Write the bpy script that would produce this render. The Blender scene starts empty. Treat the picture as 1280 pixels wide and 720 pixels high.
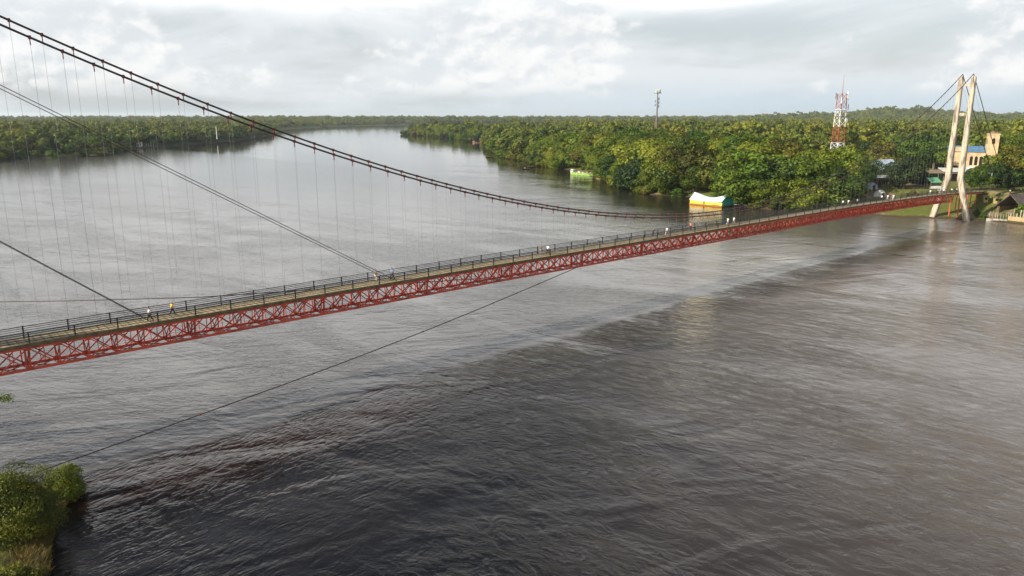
import bpy, math, random
import numpy as np
from mathutils import Vector, Matrix
R = math.radians
C = bpy.context.scene
COL = C.collection

# ------------------------------------------------------------------ camera, sky, sun, exposure
CAM_H = 33.697
F_PX = 929.385            # focal length in pixels of the 1280 px wide photograph
PITCH = R(13.029)
cam = bpy.data.cameras.new('camera')
cam.sensor_width = 36.0
cam.lens = F_PX / 1280 * 36.0
cam.clip_start = 0.5
cam.clip_end = 60000
cam_o = bpy.data.objects.new('camera', cam)
COL.objects.link(cam_o)
cam_o.location = (0, 0, CAM_H)
cam_o.rotation_euler = (math.pi / 2 - PITCH, 0, 0)
C.camera = cam_o

SUN_EL = R(27)
SUN_DIR = Vector((-0.88, -0.475, 0)).normalized() * math.cos(SUN_EL) + Vector((0, 0, math.sin(SUN_EL)))
sun = bpy.data.lights.new('sun', 'SUN')
sun.energy = 5.0
sun.angle = R(0.6)
sun.color = (1.0, 0.90, 0.74)
sun_o = bpy.data.objects.new('sun', sun)
COL.objects.link(sun_o)
sun_o.rotation_euler = SUN_DIR.to_track_quat('Z', 'Y').to_euler()
sun_o.location = (0, 0, 400)

C.view_settings.view_transform = 'Standard'
C.view_settings.look = 'None'
C.view_settings.exposure = 0.62
C.view_settings.gamma = 1.0
C.view_settings.use_curve_mapping = False


class NT:
    """small helper to write node trees"""
    def __init__(s, tree):
        s.t = tree
        s.t.nodes.clear()

    def n(s, kind, **kw):
        o = s.t.nodes.new(kind)
        for k, v in kw.items():
            if k.startswith('i_'):
                o.inputs[k[2:].replace('_', ' ')].default_value = v
            else:
                setattr(o, k, v)
        return o

    def l(s, a, b):
        s.t.links.new(a, b)

    def val(s, x, sock):
        if isinstance(x, (int, float)):
            sock.default_value = x
        elif isinstance(x, (tuple, list)):
            sock.default_value = x
        else:
            s.l(x, sock)

    def math(s, op, a, b=None, c=None, clamp=False):
        o = s.n('ShaderNodeMath', operation=op, use_clamp=clamp)
        s.val(a, o.inputs[0])
        if b is not None:
            s.val(b, o.inputs[1])
        if c is not None:
            s.val(c, o.inputs[2])
        return o.outputs[0]

    def mix(s, f, a, b, typ='MIX'):
        o = s.n('ShaderNodeMix', data_type='RGBA', blend_type=typ)
        s.val(f, o.inputs[0])
        for x, i in ((a, 6), (b, 7)):
            if isinstance(x, tuple) and len(x) == 3:
                x = x + (1,)
            s.val(x, o.inputs[i])
        return o.outputs[2]

    def step(s, x, a, b, lo=0.0, hi=1.0):
        o = s.n('ShaderNodeMapRange', interpolation_type='SMOOTHSTEP')
        s.val(x, o.inputs[0])
        o.inputs[1].default_value = a
        o.inputs[2].default_value = b
        o.inputs[3].default_value = lo
        o.inputs[4].default_value = hi
        return o.outputs[0]

    def noise(s, vec, scale, detail=4, rough=0.55, dist=0.0, out=0):
        o = s.n('ShaderNodeTexNoise')
        if vec is not None:
            s.l(vec, o.inputs['Vector'])
        o.inputs['Scale'].default_value = scale
        o.inputs['Detail'].default_value = detail
        o.inputs['Roughness'].default_value = rough
        o.inputs['Distortion'].default_value = dist
        return o.outputs[out]

    def mapping(s, vec, scale=(1, 1, 1), rot=(0, 0, 0), loc=(0, 0, 0)):
        o = s.n('ShaderNodeMapping')
        s.l(vec, o.inputs[0])
        o.inputs['Location'].default_value = loc
        o.inputs['Rotation'].default_value = rot
        o.inputs['Scale'].default_value = scale
        return o.outputs[0]


def build_world():
    w = bpy.data.worlds.new('World')
    C.world = w
    w.use_nodes = True
    t = NT(w.node_tree)
    out = t.n('ShaderNodeOutputWorld')
    bg = t.n('ShaderNodeBackground')
    bg.inputs['Strength'].default_value = 0.082
    sky = t.n('ShaderNodeTexSky', sky_type='NISHITA', sun_disc=False)
    sky.sun_elevation = SUN_EL
    sky.sun_rotation = math.atan2(SUN_DIR.x, SUN_DIR.y)
    sky.air_density = 1.0
    sky.dust_density = 3.0
    tc = t.n('ShaderNodeTexCoord')
    d = tc.outputs['Generated']
    sep = t.n('ShaderNodeSeparateXYZ')
    t.l(d, sep.inputs[0])
    z = sep.outputs[2]
    # high thin veil, stretched flat
    v1 = t.mapping(d, (1, 1, 4.0), loc=(3.1, 0.4, 0))
    veil = t.step(t.noise(v1, 2.6, 6, 0.6, 0.4), 0.36, 0.60)
    # heaped clouds low over the horizon, the largest bank straight ahead
    def heaps(dz, dx):
        v = t.mapping(d, (1, 1, 1.6), loc=(0.37 + dx, 1.3, 0.05 + dz))
        big_ = t.noise(v, 4.6, 3, 0.5, 0.15)
        b1 = t.math('ABSOLUTE', t.math('SUBTRACT', t.noise(v, 13, 2, 0.5, 0.2), 0.5))
        b2 = t.math('ABSOLUTE', t.math('SUBTRACT', t.noise(v, 34, 4, 0.6, 0.1), 0.5))
        # folded noise: round heads with creases between them
        return t.math('ADD', big_, t.math('ADD', t.math('MULTIPLY', b1, 0.55), t.math('MULTIPLY', b2, 0.28)))
    bank = t.math('MULTIPLY', t.step(sep.outputs[0], -0.22, 0.0), t.step(sep.outputs[0], 0.06, 0.28, 1, 0))
    bank = t.math('MULTIPLY', bank, 0.07)
    heap_n = t.math('ADD', heaps(0.0, 0.0), bank)
    above = t.math('ADD', heaps(-0.016, 0.008), bank)
    band = t.math('MULTIPLY', t.step(z, 0.014, 0.045), t.step(z, 0.11, 0.28, 1, 0))
    heap = t.math('MULTIPLY', t.step(heap_n, 0.55, 0.67), band)
    # lit on the upper left, grey underneath: the cloud's thickness there against that a little above
    relief = t.step(t.math('SUBTRACT', heap_n, above), -0.075, 0.075)
    fine = t.noise(t.mapping(d, (1, 1, 2.2)), 20, 5, 0.6, 0.3)
    base = sky.outputs[0]
    # a bright broken veil, thinner overhead
    veil_amt = t.math('MULTIPLY', t.math('MULTIPLY_ADD', veil, 0.40, 0.58), t.step(z, 0.34, 0.60, 1, 0.12))
    veil_c = t.mix(t.noise(v1, 5, 5, 0.6, 0.2), (6.05, 6.55, 6.95), (7.1, 7.25, 7.35))
    # the cloud deck is brightest a little above the picture
    glow = t.math('MULTIPLY', t.step(z, 0.10, 0.20), t.step(z, 0.27, 0.44, 1, 0))
    veil_c = t.mix(glow, veil_c, (16.0, 15.6, 15.0))
    c = t.mix(veil_amt, base, veil_c)
    # clearer blue-grey strip close to the horizon, stronger to the right
    sx = t.step(sep.outputs[0], -0.30, 0.35, 0.06, 0.85)
    lowb = t.math('MULTIPLY', t.step(z, 0.008, 0.055, 1, 0.0), sx)
    c = t.mix(lowb, c, (5.0, 6.0, 6.7))
    heap_c = t.mix(relief, (6.1, 6.45, 6.75), (8.3, 8.25, 8.15))
    heap_c = t.mix(t.step(fine, 0.35, 0.7, 0.0, 0.25), heap_c, (6.4, 6.65, 6.8))
    c = t.mix(t.math('MULTIPLY', heap, 0.85), c, heap_c)
    t.l(c, bg.inputs['Color'])
    t.l(bg.outputs[0], out.inputs[0])


build_world()
cy = C.cycles
cy.max_bounces = 6
cy.diffuse_bounces = 2
cy.glossy_bounces = 3
cy.transmission_bounces = 3
cy.transparent_max_bounces = 4
cy.volume_bounces = 0
cy.caustics_reflective = False
cy.caustics_refractive = False
cy.sample_clamp_indirect = 6.0

# ------------------------------------------------------------------ geometry helpers
SIN, COS = math.sin(PITCH), math.cos(PITCH)


def ray(px, py):
    a = (px - 640) / F_PX
    b = (360 - py) / F_PX
    return Vector((a, COS + b * SIN, b * COS - SIN))


def G(px, py, z=0.0):
    """the point of the plane at height z seen at this place of the photograph"""
    d = ray(px, py)
    k = (z - CAM_H) / d.z
    return Vector((d.x * k, d.y * k, z))


def W(px, py, Z):
    """the point at optical depth Z"""
    return Vector((0, 0, CAM_H)) + ray(px, py) * Z


AZ = 0.8399
P0 = Vector((-48.352, 71.204, 0))
BD = Vector((math.sin(AZ), math.cos(AZ), 0))       # along the bridge, towards the far tower
BN = Vector((-math.cos(AZ), math.sin(AZ), 0))      # across it, away from the camera
BROT = math.pi / 2 - AZ


def bxy(s, t, z=0.0):
    return P0 + BD * s + BN * t + Vector((0, 0, z))


class MB:
    """collects shapes for ONE mesh object"""
    def __init__(s):
        s.v, s.f, s.mi, s.cur = [], [], [], 0

    def add(s, vs, fs):
        o = len(s.v)
        s.v += [tuple(v) for v in vs]
        for f in fs:
            s.f.append(tuple(i + o for i in f))
            s.mi.append(s.cur)

    def box(s, c, size, rz=0.0, taper=1.0, rot=None):
        hx, hy, hz = size[0] / 2, size[1] / 2, size[2] / 2
        m = rot if rot is not None else Matrix.Rotation(rz, 3, 'Z')
        vs = []
        for z, k in ((-hz, 1), (hz, taper)):
            for x, y in ((-hx, -hy), (hx, -hy), (hx, hy), (-hx, hy)):
                vs.append(Vector(c) + m @ Vector((x * k, y * k, z)))
        s.add(vs, [(3, 2, 1, 0), (4, 5, 6, 7), (0, 1, 5, 4), (1, 2, 6, 5), (2, 3, 7, 6), (3, 0, 4, 7)])

    def bar(s, a, b, w, h=None, w2=None):
        """a square bar from a to b"""
        h = h or w
        a, b = Vector(a), Vector(b)
        d = (b - a)
        if d.length < 1e-6:
            return
        d.normalize()
        up = Vector((0, 0, 1)) if abs(d.z) < 0.95 else Vector((1, 0, 0))
        x = d.cross(up).normalized()
        y = x.cross(d).normalized()
        vs = []
        k = (w2 / w) if w2 else 1
        for p, q in ((a, 1), (b, k)):
            for i, j in ((-1, -1), (1, -1), (1, 1), (-1, 1)):
                vs.append(p + x * (i * w / 2 * q) + y * (j * h / 2 * q))
        s.add(vs, [(0, 1, 2, 3), (7, 6, 5, 4), (4, 5, 1, 0), (5, 6, 2, 1), (6, 7, 3, 2), (7, 4, 0, 3)])

    def tube(s, pts, r, n=6, caps=True):
        pts = [Vector(p) for p in pts]
        rs = r if isinstance(r, (list, tuple)) else [r] * len(pts)
        vs, fs = [], []
        for i, p in enumerate(pts):
            d = (pts[min(i + 1, len(pts) - 1)] - pts[max(i - 1, 0)]).normalized()
            up = Vector((0, 0, 1)) if abs(d.z) < 0.95 else Vector((1, 0, 0))
            x = d.cross(up).normalized()
            y = x.cross(d).normalized()
            for k in range(n):
                a = 2 * math.pi * k / n
                vs.append(p + (x * math.cos(a) + y * math.sin(a)) * rs[i])
        for i in range(len(pts) - 1):
            for k in range(n):
                k2 = (k + 1) % n
                fs.append((i * n + k, i * n + k2, (i + 1) * n + k2, (i + 1) * n + k))
        if caps:
            fs.append(tuple(range(n - 1, -1, -1)))
            fs.append(tuple((len(pts) - 1) * n + k for k in range(n)))
        s.add(vs, fs)

    def prism(s, poly, z0, z1):
        n = len(poly)
        vs = [(x, y, z0) for x, y in poly] + [(x, y, z1) for x, y in poly]
        s.add(vs, [tuple(range(n - 1, -1, -1)), tuple(range(n, 2 * n))] +
              [(i, (i + 1) % n, n + (i + 1) % n, n + i) for i in range(n)])

    def build(s, name, mats, parent=None, smooth=False):
        me = bpy.data.meshes.new(name)
        me.from_pydata(s.v, [], s.f)
        mats = mats if isinstance(mats, (list, tuple)) else [mats]
        for m in mats:
            me.materials.append(m)
        if any(s.mi):
            me.polygons.foreach_set('material_index', s.mi)
        if smooth:
            me.polygons.foreach_set('use_smooth', [True] * len(me.polygons))
        me.update()
        return link(name, me, parent)


def link(name, me, parent=None):
    o = bpy.data.objects.new(name, me)
    COL.objects.link(o)
    if parent is not None:
        o.parent = parent
    return o


def tag(o, label=None, cat=None, group=None, kind=None):
    if label:
        o['label'] = label
    if cat:
        o['category'] = cat
    if group:
        o['group'] = group
    if kind:
        o['kind'] = kind
    return o


def thing(name, label, cat, loc=(0, 0, 0), rz=0.0, group=None):
    o = bpy.data.objects.new(name, None)
    o.empty_display_size = 0.5
    COL.objects.link(o)
    o.location = loc
    o.rotation_euler = (0, 0, rz)
    return tag(o, label, cat, group)


def copy_tree(o, parent=None):
    c = o.copy()
    COL.objects.link(c)
    if parent is not None:
        c.parent = parent
    for ch in list(o.children):
        copy_tree(ch, c)
    return c


# ------------------------------------------------------------------ materials
def mat(name, col, rough=0.7, col2=None, scale=3.0, spec=0.3, metal=0.0, bump=0.0, detail=5, lo=0.4, hi=0.65, stretch=(1, 1, 1)):
    m = bpy.data.materials.new(name)
    m.use_nodes = True
    t = NT(m.node_tree)
    out = t.n('ShaderNodeOutputMaterial')
    b = t.n('ShaderNodeBsdfPrincipled')
    b.inputs['Roughness'].default_value = rough
    b.inputs['Metallic'].default_value = metal
    b.inputs['Specular IOR Level'].default_value = spec
    tc = t.n('ShaderNodeTexCoord')
    v = t.mapping(tc.outputs['Object'], stretch)
    n = t.noise(v, scale, detail, 0.6)
    if col2 is None:
        col2 = tuple(x * 0.72 for x in col)
    t.l(t.mix(t.step(n, lo, hi), col, col2), b.inputs['Base Color'])
    if bump:
        bp = t.n('ShaderNodeBump')
        bp.inputs['Strength'].default_value = bump
        bp.inputs['Distance'].default_value = 0.05
        t.l(n, bp.inputs['Height'])
        t.l(bp.outputs[0], b.inputs['Normal'])
    t.l(b.outputs[0], out.inputs[0])
    return m


def leaf_mat(name, dark, mid, light, var=0.55, transl=0.30):
    m = bpy.data.materials.new(name)
    m.use_nodes = True
    t = NT(m.node_tree)
    out = t.n('ShaderNodeOutputMaterial')
    at = t.n('ShaderNodeAttribute', attribute_name='tint')
    oi = t.n('ShaderNodeObjectInfo')
    x = t.math('MULTIPLY_ADD', t.math('SUBTRACT', oi.outputs['Random'], 0.5), var, at.outputs['Fac'], clamp=True)
    c1 = t.mix(t.step(x, 0.0, 0.5), dark, mid)
    c = t.mix(t.step(x, 0.45, 1.0), c1, light)
    hs = t.n('ShaderNodeHueSaturation')
    r2 = t.math('FRACT', t.math('MULTIPLY', oi.outputs['Random'], 7.31))
    t.l(t.math('MULTIPLY_ADD', t.math('SUBTRACT', r2, 0.5), 0.035, 0.5), hs.inputs['Hue'])
    t.l(c, hs.inputs['Color'])
    c = hs.outputs[0]
    df = t.n('ShaderNodeBsdfPrincipled')
    df.inputs['Roughness'].default_value = 0.55
    df.inputs['Specular IOR Level'].default_value = 0.25
    tr = t.n('ShaderNodeBsdfTranslucent')
    t.l(c, df.inputs['Base Color'])
    t.l(t.mix(1.0, c, (1.0, 1.0, 0.55), 'MULTIPLY'), tr.inputs['Color'])
    mx = t.n('ShaderNodeMixShader')
    mx.inputs[0].default_value = transl
    t.l(df.outputs[0], mx.inputs[1])
    t.l(tr.outputs[0], mx.inputs[2])
    t.l(mx.outputs[0], out.inputs[0])
    return m


M = {}
M['red'] = mat('red_steel', (0.58, 0.080, 0.042), 0.55, (0.22, 0.042, 0.028), 0.8, 0.35, detail=8, lo=0.42, hi=0.70)
M['clamp'] = mat('dull_red_clamp', (0.16, 0.035, 0.028), 0.6, (0.08, 0.025, 0.02), 3)
M['cable'] = mat('dark_cable', (0.040, 0.028, 0.024), 0.6, (0.065, 0.045, 0.04), 6)
M['wire'] = mat('grey_wire', (0.15, 0.15, 0.15), 0.6, (0.22, 0.22, 0.22), 4)
M['black'] = mat('dark_paint', (0.018, 0.018, 0.020), 0.55, (0.03, 0.03, 0.03), 4)
M['edge'] = mat('olive_edge_beam', (0.16, 0.12, 0.06), 0.8, (0.09, 0.065, 0.035), 1.6)
M['concrete'] = mat('weathered_concrete', (0.44, 0.385, 0.30), 0.85, (0.15, 0.13, 0.105), 0.8, 0.2, bump=0.4, stretch=(1.4, 1.4, 0.25), lo=0.44, hi=0.66)
M['hole'] = mat('dark_recess', (0.012, 0.012, 0.012), 0.9)
M['trunk'] = mat('bark', (0.10, 0.08, 0.06), 0.9, (0.17, 0.15, 0.12), 2.0, 0.1)
M['cream'] = mat('cream_wall', (0.56, 0.42, 0.25), 0.85, (0.40, 0.29, 0.17), 0.5, 0.2)
M['blue_roof'] = mat('blue_metal_roof', (0.07, 0.15, 0.26), 0.5, (0.10, 0.19, 0.29), 0.8, 0.4)
M['grey_roof'] = mat('grey_metal_roof', (0.36, 0.40, 0.45), 0.5, (0.22, 0.25, 0.29), 0.7, 0.4)
M['blue_grey_roof'] = mat('blue_grey_sheet_roof', (0.44, 0.52, 0.62), 0.45, (0.27, 0.33, 0.42), 0.7, 0.4)
M['pale_roof'] = mat('pale_sheet_roof', (0.55, 0.55, 0.52), 0.6, (0.36, 0.36, 0.34), 0.7)
M['brown_roof'] = mat('rusty_roof', (0.24, 0.17, 0.12), 0.8, (0.14, 0.10, 0.075), 0.9)
M['slate_roof'] = mat('dull_brown_roof', (0.075, 0.062, 0.055), 0.85, (0.12, 0.10, 0.09), 1.0)
M['wood'] = mat('bare_wood', (0.22, 0.16, 0.10), 0.85, (0.13, 0.09, 0.06), 1.5)
M['white'] = mat('white_paint', (0.78, 0.78, 0.76), 0.6, (0.6, 0.6, 0.58), 1.5)
M['mast_red'] = mat('red_mast_paint', (0.36, 0.085, 0.055), 0.6)
M['steel'] = mat('mast_steel', (0.14, 0.13, 0.13), 0.6)
M['tarp_white'] = mat('white_turquoise_tarp', (0.72, 0.80, 0.79), 0.5, (0.27, 0.64, 0.62), 0.16, lo=0.42, hi=0.62)
M['tarp_teal'] = mat('teal_tarp', (0.03, 0.26, 0.20), 0.5, (0.04, 0.34, 0.27), 0.5)
M['yellow'] = mat('yellow_paint', (0.80, 0.58, 0.07), 0.6, (0.70, 0.44, 0.05), 0.5)
M['orange_wood'] = mat('orange_brown_board', (0.32, 0.13, 0.035), 0.8)
M['lime'] = mat('lime_green_paint', (0.26, 0.44, 0.09), 0.5, (0.34, 0.50, 0.15), 0.8)
M['green_awning'] = mat('green_awning', (0.13, 0.34, 0.19), 0.6, (0.09, 0.26, 0.14), 0.6)
M['pink'] = mat('pink_wall', (0.55, 0.32, 0.26), 0.8)
M['board'] = mat('grey_boards', (0.42, 0.39, 0.33), 0.85, (0.22, 0.20, 0.17), 1.3, stretch=(2, 2, 0.3))
M['orange_wall'] = mat('sandy_orange_wall', (0.42, 0.29, 0.17), 0.85, (0.30, 0.21, 0.13), 0.8)
M['canoe'] = mat('dark_canoe', (0.05, 0.035, 0.025), 0.7)
M['pale_yellow'] = mat('pale_yellow_paint', (0.42, 0.35, 0.14), 0.7)
M['leaf'] = leaf_mat('broad_leaves', (0.026, 0.054, 0.008), (0.104, 0.150, 0.012), (0.215, 0.240, 0.022))
M['leaf_far'] = leaf_mat('far_leaves', (0.032, 0.060, 0.010), (0.112, 0.148, 0.018), (0.22, 0.23, 0.032), 0.55)
M['leaf_green'] = leaf_mat('fresh_leaves', (0.024, 0.058, 0.009), (0.082, 0.145, 0.014), (0.175, 0.24, 0.024))
M['leaf_dark'] = leaf_mat('dark_leaves', (0.012, 0.028, 0.010), (0.024, 0.050, 0.014), (0.055, 0.085, 0.018))
M['leaf_olive'] = leaf_mat('olive_leaves', (0.05, 0.058, 0.010), (0.125, 0.132, 0.018), (0.23, 0.21, 0.03))
M['leaf_bush'] = leaf_mat('yellow_green_leaves', (0.040, 0.062, 0.010), (0.135, 0.165, 0.018), (0.26, 0.25, 0.03))
M['leaf_dry'] = leaf_mat('dry_leaves', (0.07, 0.045, 0.025), (0.13, 0.085, 0.045), (0.19, 0.13, 0.07))
M['leaf_palm'] = leaf_mat('palm_leaves', (0.028, 0.070, 0.013), (0.095, 0.165, 0.022), (0.21, 0.25, 0.045))
M['grass_dry'] = leaf_mat('dry_grass_blades', (0.06, 0.06, 0.015), (0.16, 0.13, 0.03), (0.27, 0.20, 0.06))

# deck: worn planks laid across, with darker joints
m = bpy.data.materials.new('plank_deck')
m.use_nodes = True
t = NT(m.node_tree)
out = t.n('ShaderNodeOutputMaterial')
b = t.n('ShaderNodeBsdfPrincipled')
b.inputs['Roughness'].default_value = 0.85
tc = t.n('ShaderNodeTexCoord')
wv = t.n('ShaderNodeTexWave', wave_type='BANDS', bands_direction='X')
t.l(tc.outputs['Object'], wv.inputs['Vector'])
wv.inputs['Scale'].default_value = 0.42
wv.inputs['Distortion'].default_value = 0.3
nz = t.noise(t.mapping(tc.outputs['Object'], (3, 0.4, 1)), 1.1, 5, 0.6)
c = t.mix(t.step(nz, 0.35, 0.7), (0.35, 0.285, 0.17), (0.20, 0.16, 0.09))
c = t.mix(t.step(wv.outputs['Fac'], 0.16, 0.05, 0, 0.75), c, (0.10, 0.08, 0.045))
t.l(c, b.inputs['Base Color'])
t.l(b.outputs[0], out.inputs[0])
M['deck'] = m

# water
m = bpy.data.materials.new('river_water')
m.use_nodes = True
t = NT(m.node_tree)
out = t.n('ShaderNodeOutputMaterial')
b = t.n('ShaderNodeBsdfPrincipled')
b.inputs['IOR'].default_value = 1.33
b.inputs['Specular IOR Level'].default_value = 0.5
geo = t.n('ShaderNodeNewGeometry')
pos = geo.outputs['Position']
# river coordinates: x along the bridge, y across it
rc = t.mapping(pos, (1, 1, 1), (0, 0, -BROT))
o_loc = Matrix.Rotation(-BROT, 3, 'Z') @ P0
sp = t.n('ShaderNodeSeparateXYZ')
t.l(rc, sp.inputs[0])
S = t.math('SUBTRACT', sp.outputs[0], o_loc.x)
T = t.math('SUBTRACT', sp.outputs[1], o_loc.y)
big = t.noise(rc, 0.045, 4, 0.6)
# the eddy line that runs a few metres downstream of the bridge, its shadow painted along it
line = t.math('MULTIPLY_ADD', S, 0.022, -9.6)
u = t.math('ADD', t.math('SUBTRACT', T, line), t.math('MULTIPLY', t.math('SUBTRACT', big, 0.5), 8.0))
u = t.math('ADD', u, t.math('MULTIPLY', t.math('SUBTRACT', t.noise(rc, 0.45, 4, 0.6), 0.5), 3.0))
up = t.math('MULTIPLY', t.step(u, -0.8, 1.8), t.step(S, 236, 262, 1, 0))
# the bridge's shadow painted as a dark brown band, with steeper ripples
bridge_shade = t.math('MULTIPLY', t.math('MULTIPLY', t.step(u, -12, -3.5), t.step(u, -0.8, 1.6, 1, 0)), t.step(S, 215, 250, 1, 0))
# wavelets: crests lie in different directions in different parts of the river


def crest(angle, long, scale, detail=3, rough=0.55, dist=0.5, sharp=False):
    mp_ = t.n('ShaderNodeMapping', vector_type='TEXTURE')
    t.l(pos, mp_.inputs[0])
    mp_.inputs['Rotation'].default_value = (0, 0, R(angle))
    mp_.inputs['Scale'].default_value = (long, 1, 1)
    n_ = t.noise(mp_.outputs[0], scale, detail, rough, dist)
    if sharp:
        n_ = t.math('SUBTRACT', 0.75, t.math('MULTIPLY', t.math('ABSOLUTE', t.math('SUBTRACT', n_, 0.5)), 2.4))
    return n_


sx = t.n('ShaderNodeSeparateXYZ')
t.l(pos, sx.inputs[0])
leftness = t.step(sx.outputs[0], -28, 6, 1, 0)
w_right = crest(-44, 1.75, 0.66, 5, 0.62, 1.3)
w_left = crest(52, 2.3, 0.95, 3, 0.55, 0.5, True)
w_up = crest(6, 2.4, 0.95, 4, 0.60, 0.6)
w_up2 = crest(-14, 2.0, 0.38, 3, 0.55, 0.8, True)
w_fine = crest(-20, 1.6, 2.3, 3, 0.6, 0.4)
swell = crest(20, 2.5, 0.13, 2, 0.5, 0.8)
slick = t.step(crest(-38, 3.0, 0.050, 4, 0.6, 1.2), 0.36, 0.62, 0.30, 1.0)
low_h = t.n('ShaderNodeMix', data_type='FLOAT')
t.l(leftness, low_h.inputs[0])
t.l(t.math('MULTIPLY', w_right, 0.72), low_h.inputs[2])
t.l(t.math('MULTIPLY', w_left, 0.34), low_h.inputs[3])
up_h = t.math('ADD', t.math('MULTIPLY', w_up, 0.55), t.math('MULTIPLY', w_up2, 0.28))
mh = t.n('ShaderNodeMix', data_type='FLOAT')
t.l(up, mh.inputs[0])
t.l(low_h.outputs[0], mh.inputs[2])
t.l(up_h, mh.inputs[3])
h = t.math('ADD', mh.outputs[0], t.math('MULTIPLY', w_fine, t.math('MULTIPLY_ADD', up, 0.14, 0.13)))
h = t.math('ADD', t.math('MULTIPLY', h, slick), t.math('MULTIPLY', swell, 1.1))
bp = t.n('ShaderNodeBump')
bp.inputs['Distance'].default_value = 0.55
# choppiest round the bridge, smoother up the far reach
chop = t.math('MULTIPLY', t.step(T, 45, 420, 1.0, 0.12), t.step(S, 70, 190, 1.0, 0.62))
rip = t.math('MULTIPLY', t.math('MULTIPLY_ADD', up, -0.16, 0.62), chop)
t.l(t.math('MULTIPLY', rip, t.math('MULTIPLY_ADD', bridge_shade, 0.55, 1.0)), bp.inputs['Strength'])
t.l(h, bp.inputs['Height'])
t.l(bp.outputs[0], b.inputs['Normal'])
t.l(t.math('MULTIPLY_ADD', up, 0.06, 0.05), b.inputs['Roughness'])
body_fade = t.math('ADD', t.step(sx.outputs[0], -8, 72), t.math('MULTIPLY', t.math('SUBTRACT', big, 0.5), 0.5), clamp=True)  # body colour paler towards the right, broken up by noise
low_c = t.mix(body_fade, (0.004, 0.0034, 0.0036), (0.100, 0.082, 0.070))
up_c = t.mix(body_fade, (0.058, 0.055, 0.055), (0.125, 0.111, 0.102))
body = t.mix(up, low_c, up_c)
body = t.mix(t.math('MULTIPLY', bridge_shade, 0.95), body, (0.014, 0.0065, 0.004))  # shadow of the bridge darkened into the body colour
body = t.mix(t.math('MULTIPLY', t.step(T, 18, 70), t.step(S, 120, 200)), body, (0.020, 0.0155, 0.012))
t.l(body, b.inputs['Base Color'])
t.l(b.outputs[0], out.inputs[0])
M['water'] = m

# ground
m = bpy.data.materials.new('bank_ground')
m.use_nodes = True
t = NT(m.node_tree)
out = t.n('ShaderNodeOutputMaterial')
b = t.n('ShaderNodeBsdfPrincipled')
b.inputs['Roughness'].default_value = 0.95
b.inputs['Specular IOR Level'].default_value = 0.1
geo = t.n('ShaderNodeNewGeometry')
pos = geo.outputs['Position']
sp = t.n('ShaderNodeSeparateXYZ')
t.l(pos, sp.inputs[0])
n1 = t.noise(pos, 0.09, 5, 0.6)
n2 = t.noise(pos, 0.9, 5, 0.65)
n3 = t.noise(pos, 0.02, 6, 0.6)
g = t.mix(t.step(n2, 0.3, 0.7), (0.075, 0.105, 0.022), (0.15, 0.15, 0.04))
soil = t.mix(n2, (0.22, 0.15, 0.09), (0.30, 0.23, 0.15))
c = t.mix(t.step(n1, 0.52, 0.64), g, soil)
far = t.mix(t.step(n3, 0.35, 0.65), (0.030, 0.050, 0.015), (0.075, 0.095, 0.030))
ln = t.n('ShaderNodeVectorMath', operation='LENGTH')
t.l(pos, ln.inputs[0])
c = t.mix(t.step(ln.outputs['Value'], 420, 700), c, far)
mud = t.mix(n2, (0.045, 0.036, 0.022), (0.085, 0.065, 0.038))
c = t.mix(t.step(t.math('MULTIPLY_ADD', n2, 0.5, sp.outputs[2]), 0.45, 0.9, 1, 0), c, mud)
t.l(c, b.inputs['Base Color'])
bp = t.n('ShaderNodeBump')
bp.inputs['Strength'].default_value = 0.6
bp.inputs['Distance'].default_value = 0.4
t.l(n2, bp.inputs['Height'])
t.l(bp.outputs[0], b.inputs['Normal'])
t.l(b.outputs[0], out.inputs[0])
M['ground'] = m

# ------------------------------------------------------------------ shores, terrain, water


def shore(pts):
    return [tuple(G(x, y)[:2]) for x, y in pts]


RIGHT = shore([(504, 168.2), (520, 169.2), (545, 171), (575, 174.5), (600, 178.5), (614, 181), (616, 188), (625, 195),
               (640, 198.5), (668, 204), (690, 208.5), (712, 213), (740, 221), (768, 226), (767, 230), (790, 237), (815, 244),
               (857, 246), (880, 249), (910, 254), (933, 259), (960, 262), (985, 264), (1010, 264), (1050, 267),
               (1090, 268), (1100, 270), (1130, 271.5), (1165, 273), (1190, 273.5), (1212, 276), (1235, 275), (1243, 277),
               (1280, 281), (1330, 287), (1420, 292)]) + [(330, 290), (600, 300), (3000, 200), (40000, 0), (40000, 50000), (1100, 50000),
                                                          (900, 2700), (500, 2150), (100, 1800), (-170, 1480)]
LEFT = [(-40000, 300), (-1500, 330), (-700, 430)] + shore([(-60, 208), (0, 200), (37, 198), (80, 197), (125, 195), (156, 188), (185, 185), (200, 184.3), (219, 182.2),
                                                          (260, 178.7), (300, 175.5), (337, 168.8), (358, 162), (395, 159.4), (420, 158.5),
                                                          (451, 157.4), (500, 156.4)]) + [(-150, 3000), (700, 3350), (3000, 3600), (40000, 4500),
                                                                                          (40000, 60000), (-40000, 60000)]
NEAR = [tuple(G(x, y)[:2]) for x, y in [(-40, 604), (0, 602), (40, 602), (78, 605), (94, 607), (90, 614), (82, 626), (67, 650), (58, 685), (52, 740)]] + \
    [(-24, 20), (-24, -40), (-300, -60), (-300, 60), (-80, 66)]


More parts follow.
